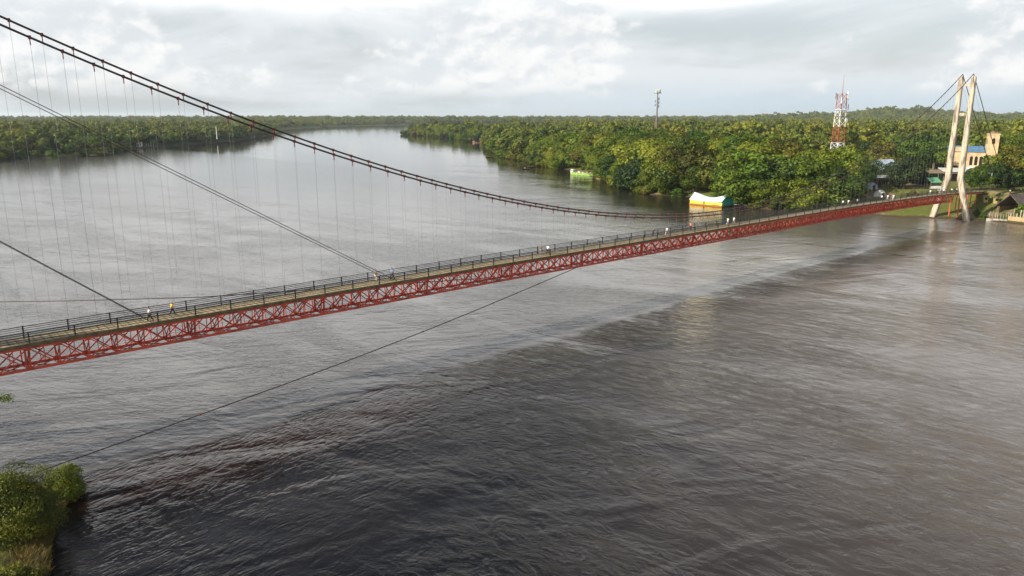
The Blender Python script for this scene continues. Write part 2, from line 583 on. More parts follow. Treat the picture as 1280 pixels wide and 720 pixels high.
def signed_inland(P, poly):
    """distance to the shore, positive on the land"""
    P = np.asarray(P, float)
    x, y = P[:, 0], P[:, 1]
    inside = np.zeros(len(P), bool)
    dist = np.full(len(P), 1e9)
    n = len(poly)
    for i in range(n):
        ax, ay = poly[i]
        bx, by = poly[(i + 1) % n]
        dx, dy = bx - ax, by - ay
        L2 = dx * dx + dy * dy + 1e-12
        k = np.clip(((x - ax) * dx + (y - ay) * dy) / L2, 0, 1)
        dist = np.minimum(dist, np.hypot(x - ax - k * dx, y - ay - k * dy))
        cr = ((ay > y) != (by > y))
        with np.errstate(divide='ignore', invalid='ignore'):
            xi = ax + (y - ay) * dx / (dy if abs(dy) > 1e-12 else 1e-12)
        inside ^= cr & (x < xi)
    return np.where(inside, dist, -dist)


def sm(x, a, b):
    k = np.clip((x - a) / (b - a), 0, 1)
    return k * k * (3 - 2 * k)


HILL = W(1128, 148, 3300)
HILL2 = W(1310, 148, 4200)
RIDGES = [(W(715, 148, 9000), 420, 150, 22), (W(840, 147, 6000), 600, 200, 10), (W(985, 147, 5200), 500, 200, 9)]


def terrain(P):
    P = np.asarray(P, float)
    r = signed_inland(P, RIGHT)
    l = signed_inland(P, LEFT)
    nn = signed_inland(P, NEAR)
    s = (P[:, 0] - P0.x) * BD.x + (P[:, 1] - P0.y) * BD.y
    tt = (P[:, 0] - P0.x) * BN.x + (P[:, 1] - P0.y) * BN.y
    town = sm(s, 232, 272) * (1 - sm(tt, 60, 130))
    near_tower = (1 - sm(np.abs(tt - 8), 18, 30)) * (1 - sm(s, 285, 300))
    run = 24 + near_tower * 14
    zr = 0.25 + sm(r, 0, 6) * 0.9 + sm(r, 2, run) * (2.0 + 4.2 * town) + sm(r, 60, 300) * 1.5
    zl = 0.3 + sm(l, 0, 8) * 1.2 + sm(l, 10, 80) * 1.5
    zn = 0.1 + sm(nn, 0, 7) * 1.1 + sm(nn, 5, 14) * 1.2
    z = np.where(r > 0, zr, np.where(l > 0, zl, np.where(nn > 0, zn, -1.4)))
    edge = np.maximum(np.maximum(r, l), nn)
    z = np.where(edge < 0, np.maximum(-1.4, edge * 0.35), z)
    hx, hy = P[:, 0] - HILL.x, P[:, 1] - HILL.y
    z = z + 46 * np.exp(-((hx / 215) ** 2) - (hy / 380) ** 2) + 17 * np.exp(-(((hx + 420) / 260) ** 2) - (hy / 380) ** 2) + 13 * np.exp(-(((hx - 330) / 200) ** 2) - (hy / 380) ** 2)
    z = z + 34 * np.exp(-(((P[:, 0] - HILL2.x) / 260) ** 2) - ((P[:, 1] - HILL2.y) / 400) ** 2)
    for c, wx, wy, hh in RIDGES:
        z = z + hh * np.exp(-(((P[:, 0] - c.x) / wx) ** 2) - ((P[:, 1] - c.y) / wy) ** 2)
    return z


def gz(x, y):
    return float(terrain(np.array([[x, y]]))[0])


def on_ground(px, py):
    """the place on the land seen here"""
    z = 3.0
    for _ in range(12):
        p = G(px, py, z)
        z = 0.5 * z + 0.5 * gz(p.x, p.y)
    p = G(px, py, z)
    return Vector((p.x, p.y, gz(p.x, p.y)))


def build_ground():
    az = np.radians(np.concatenate([np.linspace(-180, -52, 40, endpoint=False), np.linspace(-52, -40, 16, endpoint=False),
                                    np.linspace(-40, 44, 310), np.linspace(44, 180, 42)[1:-1]]))
    rr = [12.0]
    while rr[-1] < 26000:
        r = rr[-1]
        rr.append(r * (1.03 if r < 45 else 1.013 if r < 200 else 1.0075 if r < 560 else 1.014 if r < 1600 else 1.04))
    rr = np.array(rr)
    A, Rr = np.meshgrid(az, rr, indexing='ij')
    X = (Rr * np.sin(A)).ravel()
    Y = (Rr * np.cos(A)).ravel()
    Z = terrain(np.stack([X, Y], 1))
    na, nr = len(az), len(rr)
    V = np.stack([X, Y, Z], 1)
    V = np.vstack([V, [[0, 0, -1.4]]])
    i = np.arange(na)[:, None]
    j = np.arange(nr - 1)[None, :]
    i2 = (i + 1) % na
    Q = np.stack([(i * nr + j), (i * nr + j + 1), (i2 * nr + j + 1), (i2 * nr + j)], -1).reshape(-1, 4)[:, ::-1]
    me = bpy.data.meshes.new('ground')
    tri = [(int(k * nr), int(((k + 1) % na) * nr), na * nr) for k in range(na)]
    nq = len(Q)
    me.vertices.add(len(V))
    me.vertices.foreach_set('co', V.ravel())
    me.loops.add(nq * 4 + len(tri) * 3)
    me.loops.foreach_set('vertex_index', np.concatenate([Q.ravel(), np.array(tri)[:, ::-1].ravel()]).astype(np.int32))
    me.polygons.add(nq + len(tri))
    me.polygons.foreach_set('loop_start', np.concatenate([np.arange(nq) * 4, nq * 4 + np.arange(len(tri)) * 3]).astype(np.int32))
    me.polygons.foreach_set('use_smooth', [True] * (nq + len(tri)))
    me.materials.append(M['ground'])
    me.update(calc_edges=True)
    me.validate()
    tag(link('ground', me), 'low green river banks and flat land running out to the horizon', 'ground', kind='structure')


build_ground()
mb = MB()
n = 48
mb.add([(26000 * math.cos(2 * math.pi * k / n), 26000 * math.sin(2 * math.pi * k / n), 0) for k in range(n)], [tuple(range(n))])
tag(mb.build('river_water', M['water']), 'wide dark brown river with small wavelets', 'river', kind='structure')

# ------------------------------------------------------------------ foliage prototypes
def quads_mesh(name, P, N, size, tint, material, aspect=1.0, rng=None, spin=None):
    """leaf clumps: one small bent quad at each P facing N"""
    P = np.asarray(P, float)
    N = np.asarray(N, float)
    k = len(P)
    N = N / (np.linalg.norm(N, axis=1, keepdims=True) + 1e-9)
    ref = rng.normal(size=(k, 3)) if spin is None else spin
    U = np.cross(N, ref)
    U /= np.linalg.norm(U, axis=1, keepdims=True) + 1e-9
    Vv = np.cross(N, U)
    sz = (np.asarray(size) * np.ones(k))[:, None] * 0.5
    a = U * sz
    bvec = Vv * sz * aspect
    bend = N * sz * 0.35
    V = np.stack([P - a - bend * 0.5, P - bvec + bend, P + a - bend * 0.5, P + bvec + bend], 1).reshape(-1, 3)
    me = bpy.data.meshes.new(name)
    me.vertices.add(4 * k)
    me.vertices.foreach_set('co', V.ravel())
    me.loops.add(4 * k)
    me.loops.foreach_set('vertex_index', np.arange(4 * k, dtype=np.int32))
    me.polygons.add(k)
    me.polygons.foreach_set('loop_start', np.arange(k, dtype=np.int32) * 4)
    at = me.attributes.new('tint', 'FLOAT', 'FACE')
    at.data.foreach_set('value', np.clip(tint, 0, 1).astype(np.float32))
    me.materials.append(material)
    me.update(calc_edges=True)
    return me


def crown_points(rng, rx, ry, rz, zc, lobes, per, leaf, lob=(0.26, 0.48), low=-0.55, fill=0.10):
    Ps, Ns, Ts, Ss = [], [], [], []
    for _ in range(lobes):
        while True:
            u = rng.normal(size=3)
            u /= np.linalg.norm(u)
            if u[2] > low:
                break
        rad = rng.uniform(0.50, 0.93)
        c = u * rad * np.array([rx, ry, rz])
        lr = rng.uniform(*lob) * min(rx, rz) * (1.15 - 0.3 * rad)
        tint = rng.uniform(0.15, 0.80)
        k = int(per * (lr / (0.34 * min(rx, rz))) ** 2)
        d = rng.normal(size=(k, 3)) + u * 0.55 + np.array([0, 0, 0.35])
        d /= np.linalg.norm(d, axis=1, keepdims=True)
        rr = lr * rng.uniform(0.72, 1.12, size=(k, 1))
        p = c + d * rr * np.array([1.1, 1.1, 0.85])
        p[:, 2] += zc
        Ps.append(p)
        Ns.append(d + rng.normal(size=(k, 3)) * 0.34)
        Ts.append(tint + rng.normal(size=k) * 0.10)
        Ss.append(leaf * rng.uniform(0.6, 1.25, size=k))
    k = int(lobes * per * fill)
    d = rng.normal(size=(k, 3))
    d /= np.linalg.norm(d, axis=1, keepdims=True)
    p = d * rng.uniform(0.2, 0.8, size=(k, 1)) * np.array([rx, ry, rz]) * 0.9
    p[:, 2] = np.maximum(p[:, 2], low * rz) + zc
    Ps.append(p)
    Ns.append(d + rng.normal(size=(k, 3)) * 0.5)
    Ts.append(np.full(k, 0.2))
    Ss.append(leaf * 1.3 * np.ones(k))
    return np.concatenate(Ps), np.concatenate(Ns), np.concatenate(Ts), np.concatenate(Ss)


def trunk_mesh(rng, h, r, spread, name='trunk'):
    mb = MB()
    lean = rng.normal(size=2) * 0.4
    fork = h * 0.45
    p1 = Vector((lean[0] * 0.5, lean[1] * 0.5, fork))
    mb.tube([(0, 0, -1.0), (0, 0, 0.3), tuple(p1)], [r * 1.5, r * 1.1, r * 0.75], 7)
    for k in range(5):
        a = k * 2 * math.pi / 5 + rng.uniform(-0.4, 0.4)
        e = p1 + Vector((math.cos(a) * spread * rng.uniform(0.5, 0.9), math.sin(a) * spread * rng.uniform(0.5, 0.9), h * rng.uniform(0.25, 0.5)))
        mid = p1.lerp(e, 0.5) + Vector((0, 0, -0.05 * h))
        mb.tube([p1 - Vector((0, 0, 0.2)), mid, e], [r * 0.6, r * 0.4, r * 0.12], 5)
    me = bpy.data.meshes.new(name)
    me.from_pydata(mb.v, [], mb.f)
    me.materials.append(M['trunk'])
    me.update()
    return me


def palm_meshes(rng, h, fr, nf=15):
    mb = MB()
    bend = rng.normal(size=2) * 0.6
    pts = [(bend[0] * (k / 5) ** 2, bend[1] * (k / 5) ** 2, -0.6 + (h + 0.6) * k / 5) for k in range(6)]
    mb.tube(pts, [0.26, 0.2, 0.18, 0.17, 0.16, 0.18], 7)
    tm = bpy.data.meshes.new('trunk')
    tm.from_pydata(mb.v, [], mb.f)
    tm.materials.append(M['trunk'])
    tm.update()
    P, N, T, Sz, SP = [], [], [], [], []
    top = np.array([bend[0], bend[1], h])
    for k in range(nf):
        a = k * 2.4 + rng.uniform(-0.3, 0.3)
        el = rng.uniform(0.1, 1.25)
        L = fr * rng.uniform(0.8, 1.1)
        d = np.array([math.cos(a), math.sin(a), 0])
        tint = rng.uniform(0.25, 0.75)
        m_ = 13
        for j in range(m_):
            q = (j + 0.5) / m_
            pos = top + d * L * math.cos(el) * q * (1 - 0.12 * q) + np.array([0, 0, L * (math.sin(el) * q - 0.75 * q * q)])
            side = np.array([-d[1], d[0], 0])
            for sgn in (-1, 1):
                off = side * sgn * (0.34 * math.sin(math.pi * min(1, q * 0.9 + 0.12)))
                P.append(pos + off - np.array([0, 0, 0.12]))
                N.append(np.array([0, 0, 1.0]) + side * sgn * 0.5 + rng.normal(size=3) * 0.15)
                SP.append(d + side * sgn * 0.6)
                T.append(tint + rng.normal() * 0.08)
                Sz.append(0.95)
    me = quads_mesh('crown', P, N, Sz, np.array(T), M['leaf_palm'], 0.55, rng, np.array(SP))
    return tm, me


PROTO = {}


def proto_tree(key, seed, h, rx, rz, leafmat, lobes=30, per=75, leaf=0.85, low=-0.55):
    rng = np.random.default_rng(seed)
    ry = rx * rng.uniform(0.85, 1.1)
    zc = h - rz
    P, N, T, Sz = crown_points(rng, rx, ry, rz, zc, lobes, per, leaf, low=low)
    PROTO[key] = (trunk_mesh(rng, h * 0.9, 0.28 + h * 0.012, rx * 0.7), quads_mesh('crown', P, N, Sz, T, leafmat, 0.75, rng), h)


for i in range(4):
    proto_tree(('broad', i), 100 + i, [16, 15, 17, 14][i], [7.4, 6.8, 6.6, 7.2][i], [7.6, 7.2, 8.2, 6.6][i], M['leaf'], 32, 120, 0.70, -0.9)
for i in range(3):
    proto_tree(('green', i), 200 + i, [15, 13, 17][i], [6.4, 7.0, 6.2][i], [7.0, 6.0, 8.0][i], M['leaf_green'], 32, 120, 0.70, -0.9)
for i in range(2):
    proto_tree(('dark', i), 300 + i, [14, 12][i], [6.2, 5.8][i], [6.5, 5.7][i], M['leaf_dark'], 32, 120, 0.70, -0.9)
for i in range(2):
    proto_tree(('olive', i), 400 + i, [13, 11][i], [6.4, 5.4][i], [6.0, 5.1][i], M['leaf_olive'], 32, 120, 0.70, -0.9)
proto_tree(('dry', 0), 450, 9, 4.6, 4.2, M['leaf_dry'], 26, 80, 0.6, -0.8)
for i in range(3):
    proto_tree(('bush', i), 500 + i, [5.5, 6.5, 4.5][i], [4.2, 4.6, 3.6][i], [3.0, 3.6, 2.6][i], [M['leaf'], M['leaf_green'], M['leaf_olive']][i], 22, 80, 0.6, -0.9)
for i in range(3):
    rng = np.random.default_rng(600 + i)
    a_, b_ = palm_meshes(rng, [10, 12.5, 8][i], [4.3, 4.6, 4.0][i])
    PROTO[('palm', i)] = (a_, b_, [12, 14, 10][i])

RND = random.Random(7)


def plant(key, x, y, h=None, label='', cat='tree', group=None, name=None, wide=1.0, z=None):
    tm, cm, h0 = PROTO[key]
    k = (h / h0) if h else 1.0
    zz = gz(x, y) if z is None else z
    nm = name or {'palm': 'palm_tree', 'bush': 'shrub'}.get(key[0], 'broadleaf_tree')
    o = thing(nm, label, cat, (x, y, zz - 0.1), RND.uniform(0, 6.28), group)
    o.scale = (k * wide, k * wide, k)
    link('trunk', tm, o)
    link('crown', cm, o)
    return o


# ------------------------------------------------------------------ the suspension bridge
DECK_Z = [(-40, 11.3), (0, 11.45), (60, 11.3), (100, 11.0), (140, 10.75), (180, 10.55), (200, 10.3), (220, 9.95), (240, 9.5), (252, 9.15), (263, 8.75), (275, 8.2), (290, 7.55), (310, 7.3)]


def deck_z(s):
    xs = [a for a, _ in DECK_Z]
    ys = [b_ for _, b_ in DECK_Z]
    w = 6
    return float(np.mean(np.interp([s - w, s - w / 2, s, s + w / 2, s + w], xs, ys)))


S_L, S_R, S_MID = -9.0, 263.0, 127.0
W_DECK = 3.17


def cable_z(s, t=0.0):
    # the upstream cable rides a little higher towards the near tower
    return 13.9 + 0.00178 * (s - S_MID) ** 2 + (1.35 * max(0.0, (S_MID - s) / S_MID) if t > 1 else 0.0)


bridge = thing('suspension_bridge', 'long red truss footbridge hung from two dark cables across the river', 'bridge', P0, BROT)

mb = MB()
N_ = 122
ss = [-40 + (333 / N_) * k for k in range(N_ + 1)]
for k in range(N_):
    s0, s1 = ss[k], ss[k + 1]
    z0, z1 = deck_z(s0), deck_z(s1)
    a, c_ = 0.16, W_DECK - 0.16
    mb.add([(s0, a, z0), (s1, a, z1), (s1, c_, z1), (s0, c_, z0), (s0, a, z0 - 0.12), (s1, a, z1 - 0.12), (s1, c_, z1 - 0.12), (s0, c_, z0 - 0.12)],
           [(0, 1, 2, 3), (7, 6, 5, 4), (4, 5, 1, 0), (6, 7, 3, 2)])
deck_o = mb.build('deck', M['deck'], bridge)
for tt in (0.07, W_DECK - 0.07):
    mb = MB()
    for k in range(N_):
        mb.bar((ss[k], tt, deck_z(ss[k]) - 0.10), (ss[k + 1], tt, deck_z(ss[k + 1]) - 0.10), 0.17, 0.34)
    mb.build('edge_beam', M['edge'], deck_o)

# truss, one lattice section after another
SEC = 16.3
for q in range(-2, 16):
    sa = -0.1 + SEC * q
    mb = MB()
    np_ = 6
    for side, (tt, tb) in enumerate(((0.16, 0.52), (W_DECK - 0.16, W_DECK - 0.52))):
        for k in range(np_):
            a0, a1 = sa + SEC * k / np_, sa + SEC * (k + 1) / np_
            zt0, zt1 = deck_z(a0) - 0.42, deck_z(a1) - 0.42
            zb0, zb1 = deck_z(a0) - 2.72, deck_z(a1) - 2.72
            mb.bar((a0, tt, zt0), (a1, tt, zt1), 0.17, 0.20)
            mb.bar((a0, tb, zb0), (a1, tb, zb1), 0.24, 0.26)
            mb.bar((a0, tt, zt0), (a0, tb, zb0), 0.11)
            am = (a0 + a1) / 2
            e = 0.03 if side == 0 else -0.03
            mb.bar((a0, tt - e, zt0), (a1, tb - e, zb1), 0.115)
            mb.bar((a0, tb + e, zb0), (a1, tt + e, zt1), 0.115)
            mb.bar((am, tt - 2 * e, (zt0 + zt1) / 2), (am, tb - 2 * e, (zb0 + zb1) / 2), 0.07)
            # gusset plates at the nodes
            mb.box((a0, tt - 1.6 * e, zt0 - 0.10), (0.46, 0.04, 0.34))
            mb.box((a0, tb - 1.6 * e, zb0 + 0.12), (0.46, 0.04, 0.34))
        a1 = sa + SEC - 0.32
        mb.bar((a1, tt, deck_z(a1) - 0.42), (a1, tb, deck_z(a1) - 2.72), 0.12)
        mb.bar((sa + 0.05, tt - (0.02 if side == 0 else -0.02), deck_z(sa) - 0.36), (sa + 0.05, tb - (0.02 if side == 0 else -0.02), deck_z(sa) - 2.78), 0.26, 0.15)
    for k in range(np_):
        a0, a1 = sa + SEC * k / np_, sa + SEC * (k + 1) / np_
        zt0, zb0, zb1 = deck_z(a0) - 0.42, deck_z(a0) - 2.72, deck_z(a1) - 2.72
        mb.bar((a0, 0.2, zt0), (a0, W_DECK - 0.2, zt0), 0.12, 0.16)
        mb.bar((a0, 0.55, zb0), (a0, W_DECK - 0.55, zb0), 0.11, 0.12)
        mb.bar((a0 + 0.06, 0.56, zb0 + 0.02), (a1, W_DECK - 0.56, zb1 + 0.02), 0.09)
        mb.bar((a0 + 0.06, W_DECK - 0.56, zb0 - 0.06), (a1, 0.56, zb1 - 0.06), 0.09)
        mb.bar((a0 + 0.08, 0.2, zt0 - 0.05), (a0 + 0.08, W_DECK - 0.54, zb0), 0.08)
        mb.bar((a0 - 0.08, W_DECK - 0.2, zt0 - 0.05), (a0 - 0.08, 0.54, zb0), 0.08)
    mb.build('truss_section', M['red'], bridge)

# railings
POST = SEC / 4
far_posts = MB()
for tt in (0.10, W_DECK - 0.10):
    mb = MB()
    pts = [sk for sk in np.arange(-40, 291, 4.0)]
    for hz, r_ in ((1.16, 0.045), (0.95, 0.034), (0.73, 0.034), (0.51, 0.034), (0.29, 0.034)):
        mb.tube([(s_, tt, deck_z(s_) + hz) for s_ in pts], r_, 5)
    rail = mb.build('railing', M['black'], bridge)
    for k in range(-9, 71):
        s_ = 0.1 + POST * k
        a = (s_, tt, deck_z(s_) - 0.1)
        b_ = (s_, tt, deck_z(s_) + 1.25)
        if k <= 40:
            pm = MB()
            pm.bar(a, b_, 0.12, 0.12)
            pm.build('railing_post', M['black'], rail)
        else:
            far_posts.bar(a, b_, 0.13, 0.13)
tag(far_posts.build('railing_post', M['black'], bridge), kind='stuff')

# main cables, hangers with red clamps
hang = []
far_h = MB()
HS = 2.6
for tt in (0.0, W_DECK):
    mb = MB()
    pts = [(s_, tt, cable_z(s_, tt)) for s_ in np.linspace(S_L, S_R, 110)]
    mb.tube(pts, 0.108, 8)
    mb.build('main_cable', M['cable'], bridge, True)
    mb = MB()
    mb.tube([(S_R, tt, cable_z(S_R)), (288, tt, 27.4), (316, tt, 6.4)], 0.12, 8)
    mb.build('backstay_cable', M['cable'], bridge, True)
    mb = MB()
    mb.tube([(S_R, tt + 0.5, cable_z(S_R) - 1), (312, tt + 1.2, 6.4)], 0.03, 5)
    mb.build('guy_wire', M['wire'], bridge, True)
    for k in range(102):
        s_ = 1.16 + HS * (k - 2) + (0 if tt == 0 else -0.95)
        if s_ < 262 and s_ > S_L + 1:
            hang.append((s_, tt))
hang.sort()
for i, (s_, tt) in enumerate(hang):
    zc, zd = cable_z(s_, tt), deck_z(s_) - 0.3
    e = -0.05 if tt == 0 else 0.05
    target = MB() if i < 100 else far_h
    target.tube([(s_, tt + e * 0.3, zd), (s_, tt, zc - 0.5)], 0.012 if i < 100 else 0.008, 4, False)
    if i < 100:
        h_o = target.build('hanger', M['wire'], bridge)
    clamp = MB() if i < 100 else None
    if clamp:
        clamp.box((s_, tt, zc), (0.22, 0.33, 0.34))
        clamp.bar((s_, tt, zc - 0.15), (s_, tt, zc - 0.70), 0.10, 0.08)
        clamp.build('clamp', M['clamp'], h_o)
    else:
        far_h.cur = 1
        far_h.box((s_, tt, zc), (0.16, 0.28, 0.28))
        far_h.bar((s_, tt, zc - 0.12), (s_, tt, zc - 0.4), 0.06, 0.06)
        far_h.cur = 0
tag(far_h.build('hanger', [M['wire'], M['clamp']], bridge), kind='stuff')

# stay cables from the near tower down to the deck
for s1, zt in ((43.6, 42.0), (11.6, 28.0)):
    for tt in (0.02, W_DECK - 0.02):
        mb = MB()
        mb.tube([(S_L + 0.5, tt, zt), (s1, tt, deck_z(s1) + 0.15)], 0.042, 6)
        mb.build('stay_cable', M['cable'], bridge, True)

# wind cables on both sides with their red ties


def local(v):
    d = Vector(v) - P0
    return Vector((d.dot(BD), d.dot(BN), v[2]))


w0 = local(G(12, 602, 1.6))
w3 = Vector((80.5, 0.45, deck_z(80) - 2.75))
pts = []
for k in range(25):
    q = k / 24
    p = w0.lerp(w3, q)
    p.z -= 0.9 * math.sin(math.pi * q)
    pts.append(p)
mb = MB()
mb.tube(pts, 0.06, 6)
wind = mb.build('wind_cable', M['cable'], bridge, True)
for k in (5, 9, 14, 18, 21):
    mb = MB()
    mb.box(pts[k], (0.32, 0.16, 0.16), rz=0.4)
    mb.build('tie_clamp', M['clamp'], wind)
v0 = local(G(-60, 378, 7.0))
v1 = local(G(90, 376, 8.0))
v2 = local(G(250, 371.5, 9.2))
v3 = Vector((62, W_DECK - 0.4, deck_z(62) - 2.5))
mb = MB()
mb.tube([v0, v1, v2, v3], 0.07, 6)
mb.build('wind_cable', M['cable'], bridge, True)


def tower(sT, zsaddle, foot_z, end):
    to = bpy.data.objects.new('bridge_tower', None)
    COL.objects.link(to)
    to.parent = bridge
    to.location = (sT, W_DECK / 2, 0)
    for sg in (-1, 1):
        tu = sg * 1.85
        mb = MB()
        prof = [(-1.5, sg * 7.2, 1.05, 1.0), (0.0, sg * 6.75, 0.95, 0.92), (foot_z + 13.6, tu * 1.02, 0.86, 0.84), (zsaddle * 0.66, tu, 0.74, 0.76), (zsaddle - 1.5, tu, 0.64, 0.66), (zsaddle - 0.1, tu, 0.62, 0.64), (zsaddle + 0.55, tu, 0.40, 0.42)]
        if end:
            prof[0] = (-1.5, sg * 5.75, 1.0, 0.95)
            prof[1] = (0.0, sg * 5.27, 0.95, 0.90)
        vs, fs = [], []
        for z_, y_, hx, hy in prof:
            # chamfered rectangle
            for cx, cy_ in ((-1, -0.72), (-0.72, -1), (0.72, -1), (1, -0.72), (1, 0.72), (0.72, 1), (-0.72, 1), (-1, 0.72)):
                vs.append((cx * hx, y_ + cy_ * hy, z_))
        n_ = 8
        for i in range(len(prof) - 1):
            for k in range(n_):
                k2 = (k + 1) % n_
                fs.append((i * n_ + k, i * n_ + k2, (i + 1) * n_ + k2, (i + 1) * n_ + k))
        fs.append(tuple((len(prof) - 1) * n_ + k for k in range(n_)))
        mb.add(vs, fs)
        leg = mb.build('leg', M['concrete'], to)
        for z_, hw2 in ((zsaddle - 2.2, 0.655), (zsaddle * 0.668, 0.77)):
            mb = MB()
            mb.box((0.0, tu, z_), (0.5, hw2 * 2 + 0.02, 0.75))
            mb.build('recess', M['hole'], leg)
        mb = MB()
        mb.box((0, tu, zsaddle + 0.15), (1.2, 0.5, 0.6), taper=0.7)
        mb.build('saddle', M['black'], leg)
    for z_, hh in ((zsaddle - 2.2, 0.75), (zsaddle - 11.4, 0.9)):
        mb = MB()
        mb.box((0, 0, z_), (0.7, 2.5, hh))
        mb.build('crossbeam', M['concrete'], to)


tower(S_R, 45.6, 0.0, True)
tower(S_L, 46.0, 0.0, False)

# short red approach beyond the tower: bents under the last metres of deck
mb = MB()
for s_ in (266.5, 272, 277.5, 283):
    zd = deck_z(s_) - 0.3
    for tt in (0.25, W_DECK - 0.25):
        mb.bar((s_, tt, zd), (s_, tt, gz(*bxy(s_, tt)[:2]) - 0.5), 0.26)
    mb.bar((s_, 0.2, zd), (s_, W_DECK - 0.2, zd), 0.22)
for tt in (0.16, W_DECK - 0.16):
    for s_ in np.arange(261, 288, 3.0):
        mb.bar((s_, tt, deck_z(s_) - 0.45), (s_ + 3, tt, deck_z(s_ + 3) - 0.45), 0.2, 0.5)
mb.build('approach_frame', M['red'], bridge)

# ------------------------------------------------------------------ buildings, masts, sheds


def gable(mb, L, Wd, hw, hr, over=0.4, wall=0, roof=1, thick=0.14):
    """a box with a pitched roof: ridge along local x"""
    mb.cur = wall
    vs = [(-L / 2, -Wd / 2, -0.5), (L / 2, -Wd / 2, -0.5), (L / 2, Wd / 2, -0.5), (-L / 2, Wd / 2, -0.5),
          (-L / 2, -Wd / 2, hw), (L / 2, -Wd / 2, hw), (L / 2, Wd / 2, hw), (-L / 2, Wd / 2, hw),
          (-L / 2, 0, hr - 0.02), (L / 2, 0, hr - 0.02)]
    mb.add(vs, [(0, 1, 5, 4), (2, 3, 7, 6), (1, 2, 6, 9, 5), (3, 0, 4, 8, 7)])


def roof_mesh(mb, L, Wd, hw, hr, over=0.5, thick=0.14):
    k = (hr - hw) / (Wd / 2)
    for sg in (-1, 1):
        y1 = sg * (Wd / 2 + over)
        z1 = hr - k * abs(y1)
        x = L / 2 + over
        a = [(-x, 0, hr + thick), (x, 0, hr + thick), (x, y1, z1 + thick), (-x, y1, z1 + thick), (-x, 0, hr), (x, 0, hr), (x, y1, z1), (-x, y1, z1)]
        mb.add(a, [(0, 1, 2, 3), (7, 6, 5, 4), (2, 1, 5, 6), (0, 3, 7, 4), (3, 2, 6, 7)])


def house(name, label, cat, loc, rz, L, Wd, hw, hr, wallm, roofm, wins=(), over=0.5, group=None):
    o = thing(name, label, cat, loc, rz, group)
    mb = MB()
    gable(mb, L, Wd, hw, hr)
    w_ = mb.build('wall', wallm, o)
    mb = MB()
    roof_mesh(mb, L, Wd, hw, hr, over)
    mb.build('roof', roofm, o)
    for kind, x, y, z_, wx, wz, fy in wins:
        mb = MB()
        if fy:
            mb.box((x, y, z_), (wx, 0.12, wz))
        else:
            mb.box((x, y, z_), (0.12, wx, wz))
        mb.build(kind, M['hole'], o)
    return o


def shed(name, label, loc, rz, L, Wd, h0, h1, roofm, postm, cat='shed', side=None):
    """open shed: sloping sheet roof on posts"""
    o = thing(name, label, cat, loc, rz)
    mb = MB()
    x, y = L / 2, Wd / 2
    vs = [(-x, -y, h0), (x, -y, h0), (x, y, h1), (-x, y, h1)]
    vs += [(a, b_, c_ + 0.16) for a, b_, c_ in vs]
    mb.add(vs, [(3, 2, 1, 0), (4, 5, 6, 7), (0, 1, 5, 4), (1, 2, 6, 5), (2, 3, 7, 6), (3, 0, 4, 7)])
    mb.build('roof', roofm, o)
    n_ = max(2, int(L / 4) + 1)
    for k in range(n_):
        for yy, hh in ((-y + 0.3, h0), (y - 0.3, h1)):
            mb = MB()
            xx = -x + 0.3 + (L - 0.6) * k / (n_ - 1)
            mb.bar((xx, yy, -0.6), (xx, yy, hh + 0.02), 0.18)
            mb.build('post', postm, o)
    if side:
        mb = MB()
        mb.box((0, y - 0.5, (h1 - 0.6) / 2), (L - 1, 0.15, h1 - 0.4))
        mb.build('back_wall', side, o)
    return o


# church
base = W(1203.5, 216, 362)
cx, cyy = base.x, base.y
cz = gz(cx, cyy)
ch = thing('church', 'cream church with blue metal roof and square bell tower behind the pylon', 'church', (cx, cyy, cz), R(-22))
L_, Wd_, hw_, hr_ = 15.0, 10.5, 9.6, 12.0
mb = MB()
gable(mb, L_, Wd_, hw_, hr_)
mb.build('wall', M['cream'], ch)
mb = MB()
roof_mesh(mb, L_, Wd_, hw_, hr_, 0.45)
mb.build('roof', M['blue_roof'], ch)


def arch(x, y, z0, w, h):
    mb = MB()
    pts = [(-w / 2, 0), (w / 2, 0), (w / 2, h - w / 2)] + [(w / 2 * math.cos(a), h - w / 2 + w / 2 * math.sin(a)) for a in np.linspace(0.3, math.pi - 0.3, 6)] + [(-w / 2, h - w / 2)]
    k = len(pts)
    vs = [(x + px, y - 0.06, z0 + pz) for px, pz in pts] + [(x + px, y + 0.1, z0 + pz) for px, pz in pts]
    mb.add(vs, [tuple(range(k)), tuple(range(2 * k - 1, k - 1, -1))] + [(i, k + i, k + (i + 1) % k, (i + 1) % k) for i in range(k)])
    return mb


for x in (1.9, 3.9, 5.9):
    w_ = arch(x, -Wd_ / 2, 3.2, 1.25, 4.2).build('window', M['hole'], ch)
for x, wx, yy in ((-4.9, 3.0, -0.22), (-1.2, 1.6, 0.0)):
    mb = MB()
    mb.box((x, -Wd_ / 2 + yy, 1.5), (wx, 0.14, 3.0))
    mb.build('doorway', M['hole'], ch)
mb = MB()
mb.box((-L_ / 2 - 0.08, 0, 1.6), (0.14, 3.0, 3.2))
mb.build('doorway', M['hole'], ch)
mb = MB()
mb.box((-L_ / 2 + 2.6, -Wd_ / 2 + 0.9, 5.6), (5.6, 2.2, 12.2))
mb.build('facade', M['cream'], ch)
mb = MB()
mb.box((3.9, -Wd_ / 2 - 1.3, 1.2), (8.4, 2.4, 2.6))
mb.build('lower_wall', M['white'], ch)
bt = MB()
bt.box((L_ / 2 + 2.3, -Wd_ / 2 + 1.0, 8.5), (4.5, 4.5, 18.0))
bt.box((L_ / 2 + 2.3, -Wd_ / 2 + 1.0, 17.75), (5.0, 5.0, 0.5))
tw = bt.build('bell_tower', M['cream'], ch)
mb = MB()
mb.box((L_ / 2 + 2.3, -Wd_ / 2 + 1.0, 18.4), (4.8, 4.8, 0.8), taper=0.3)
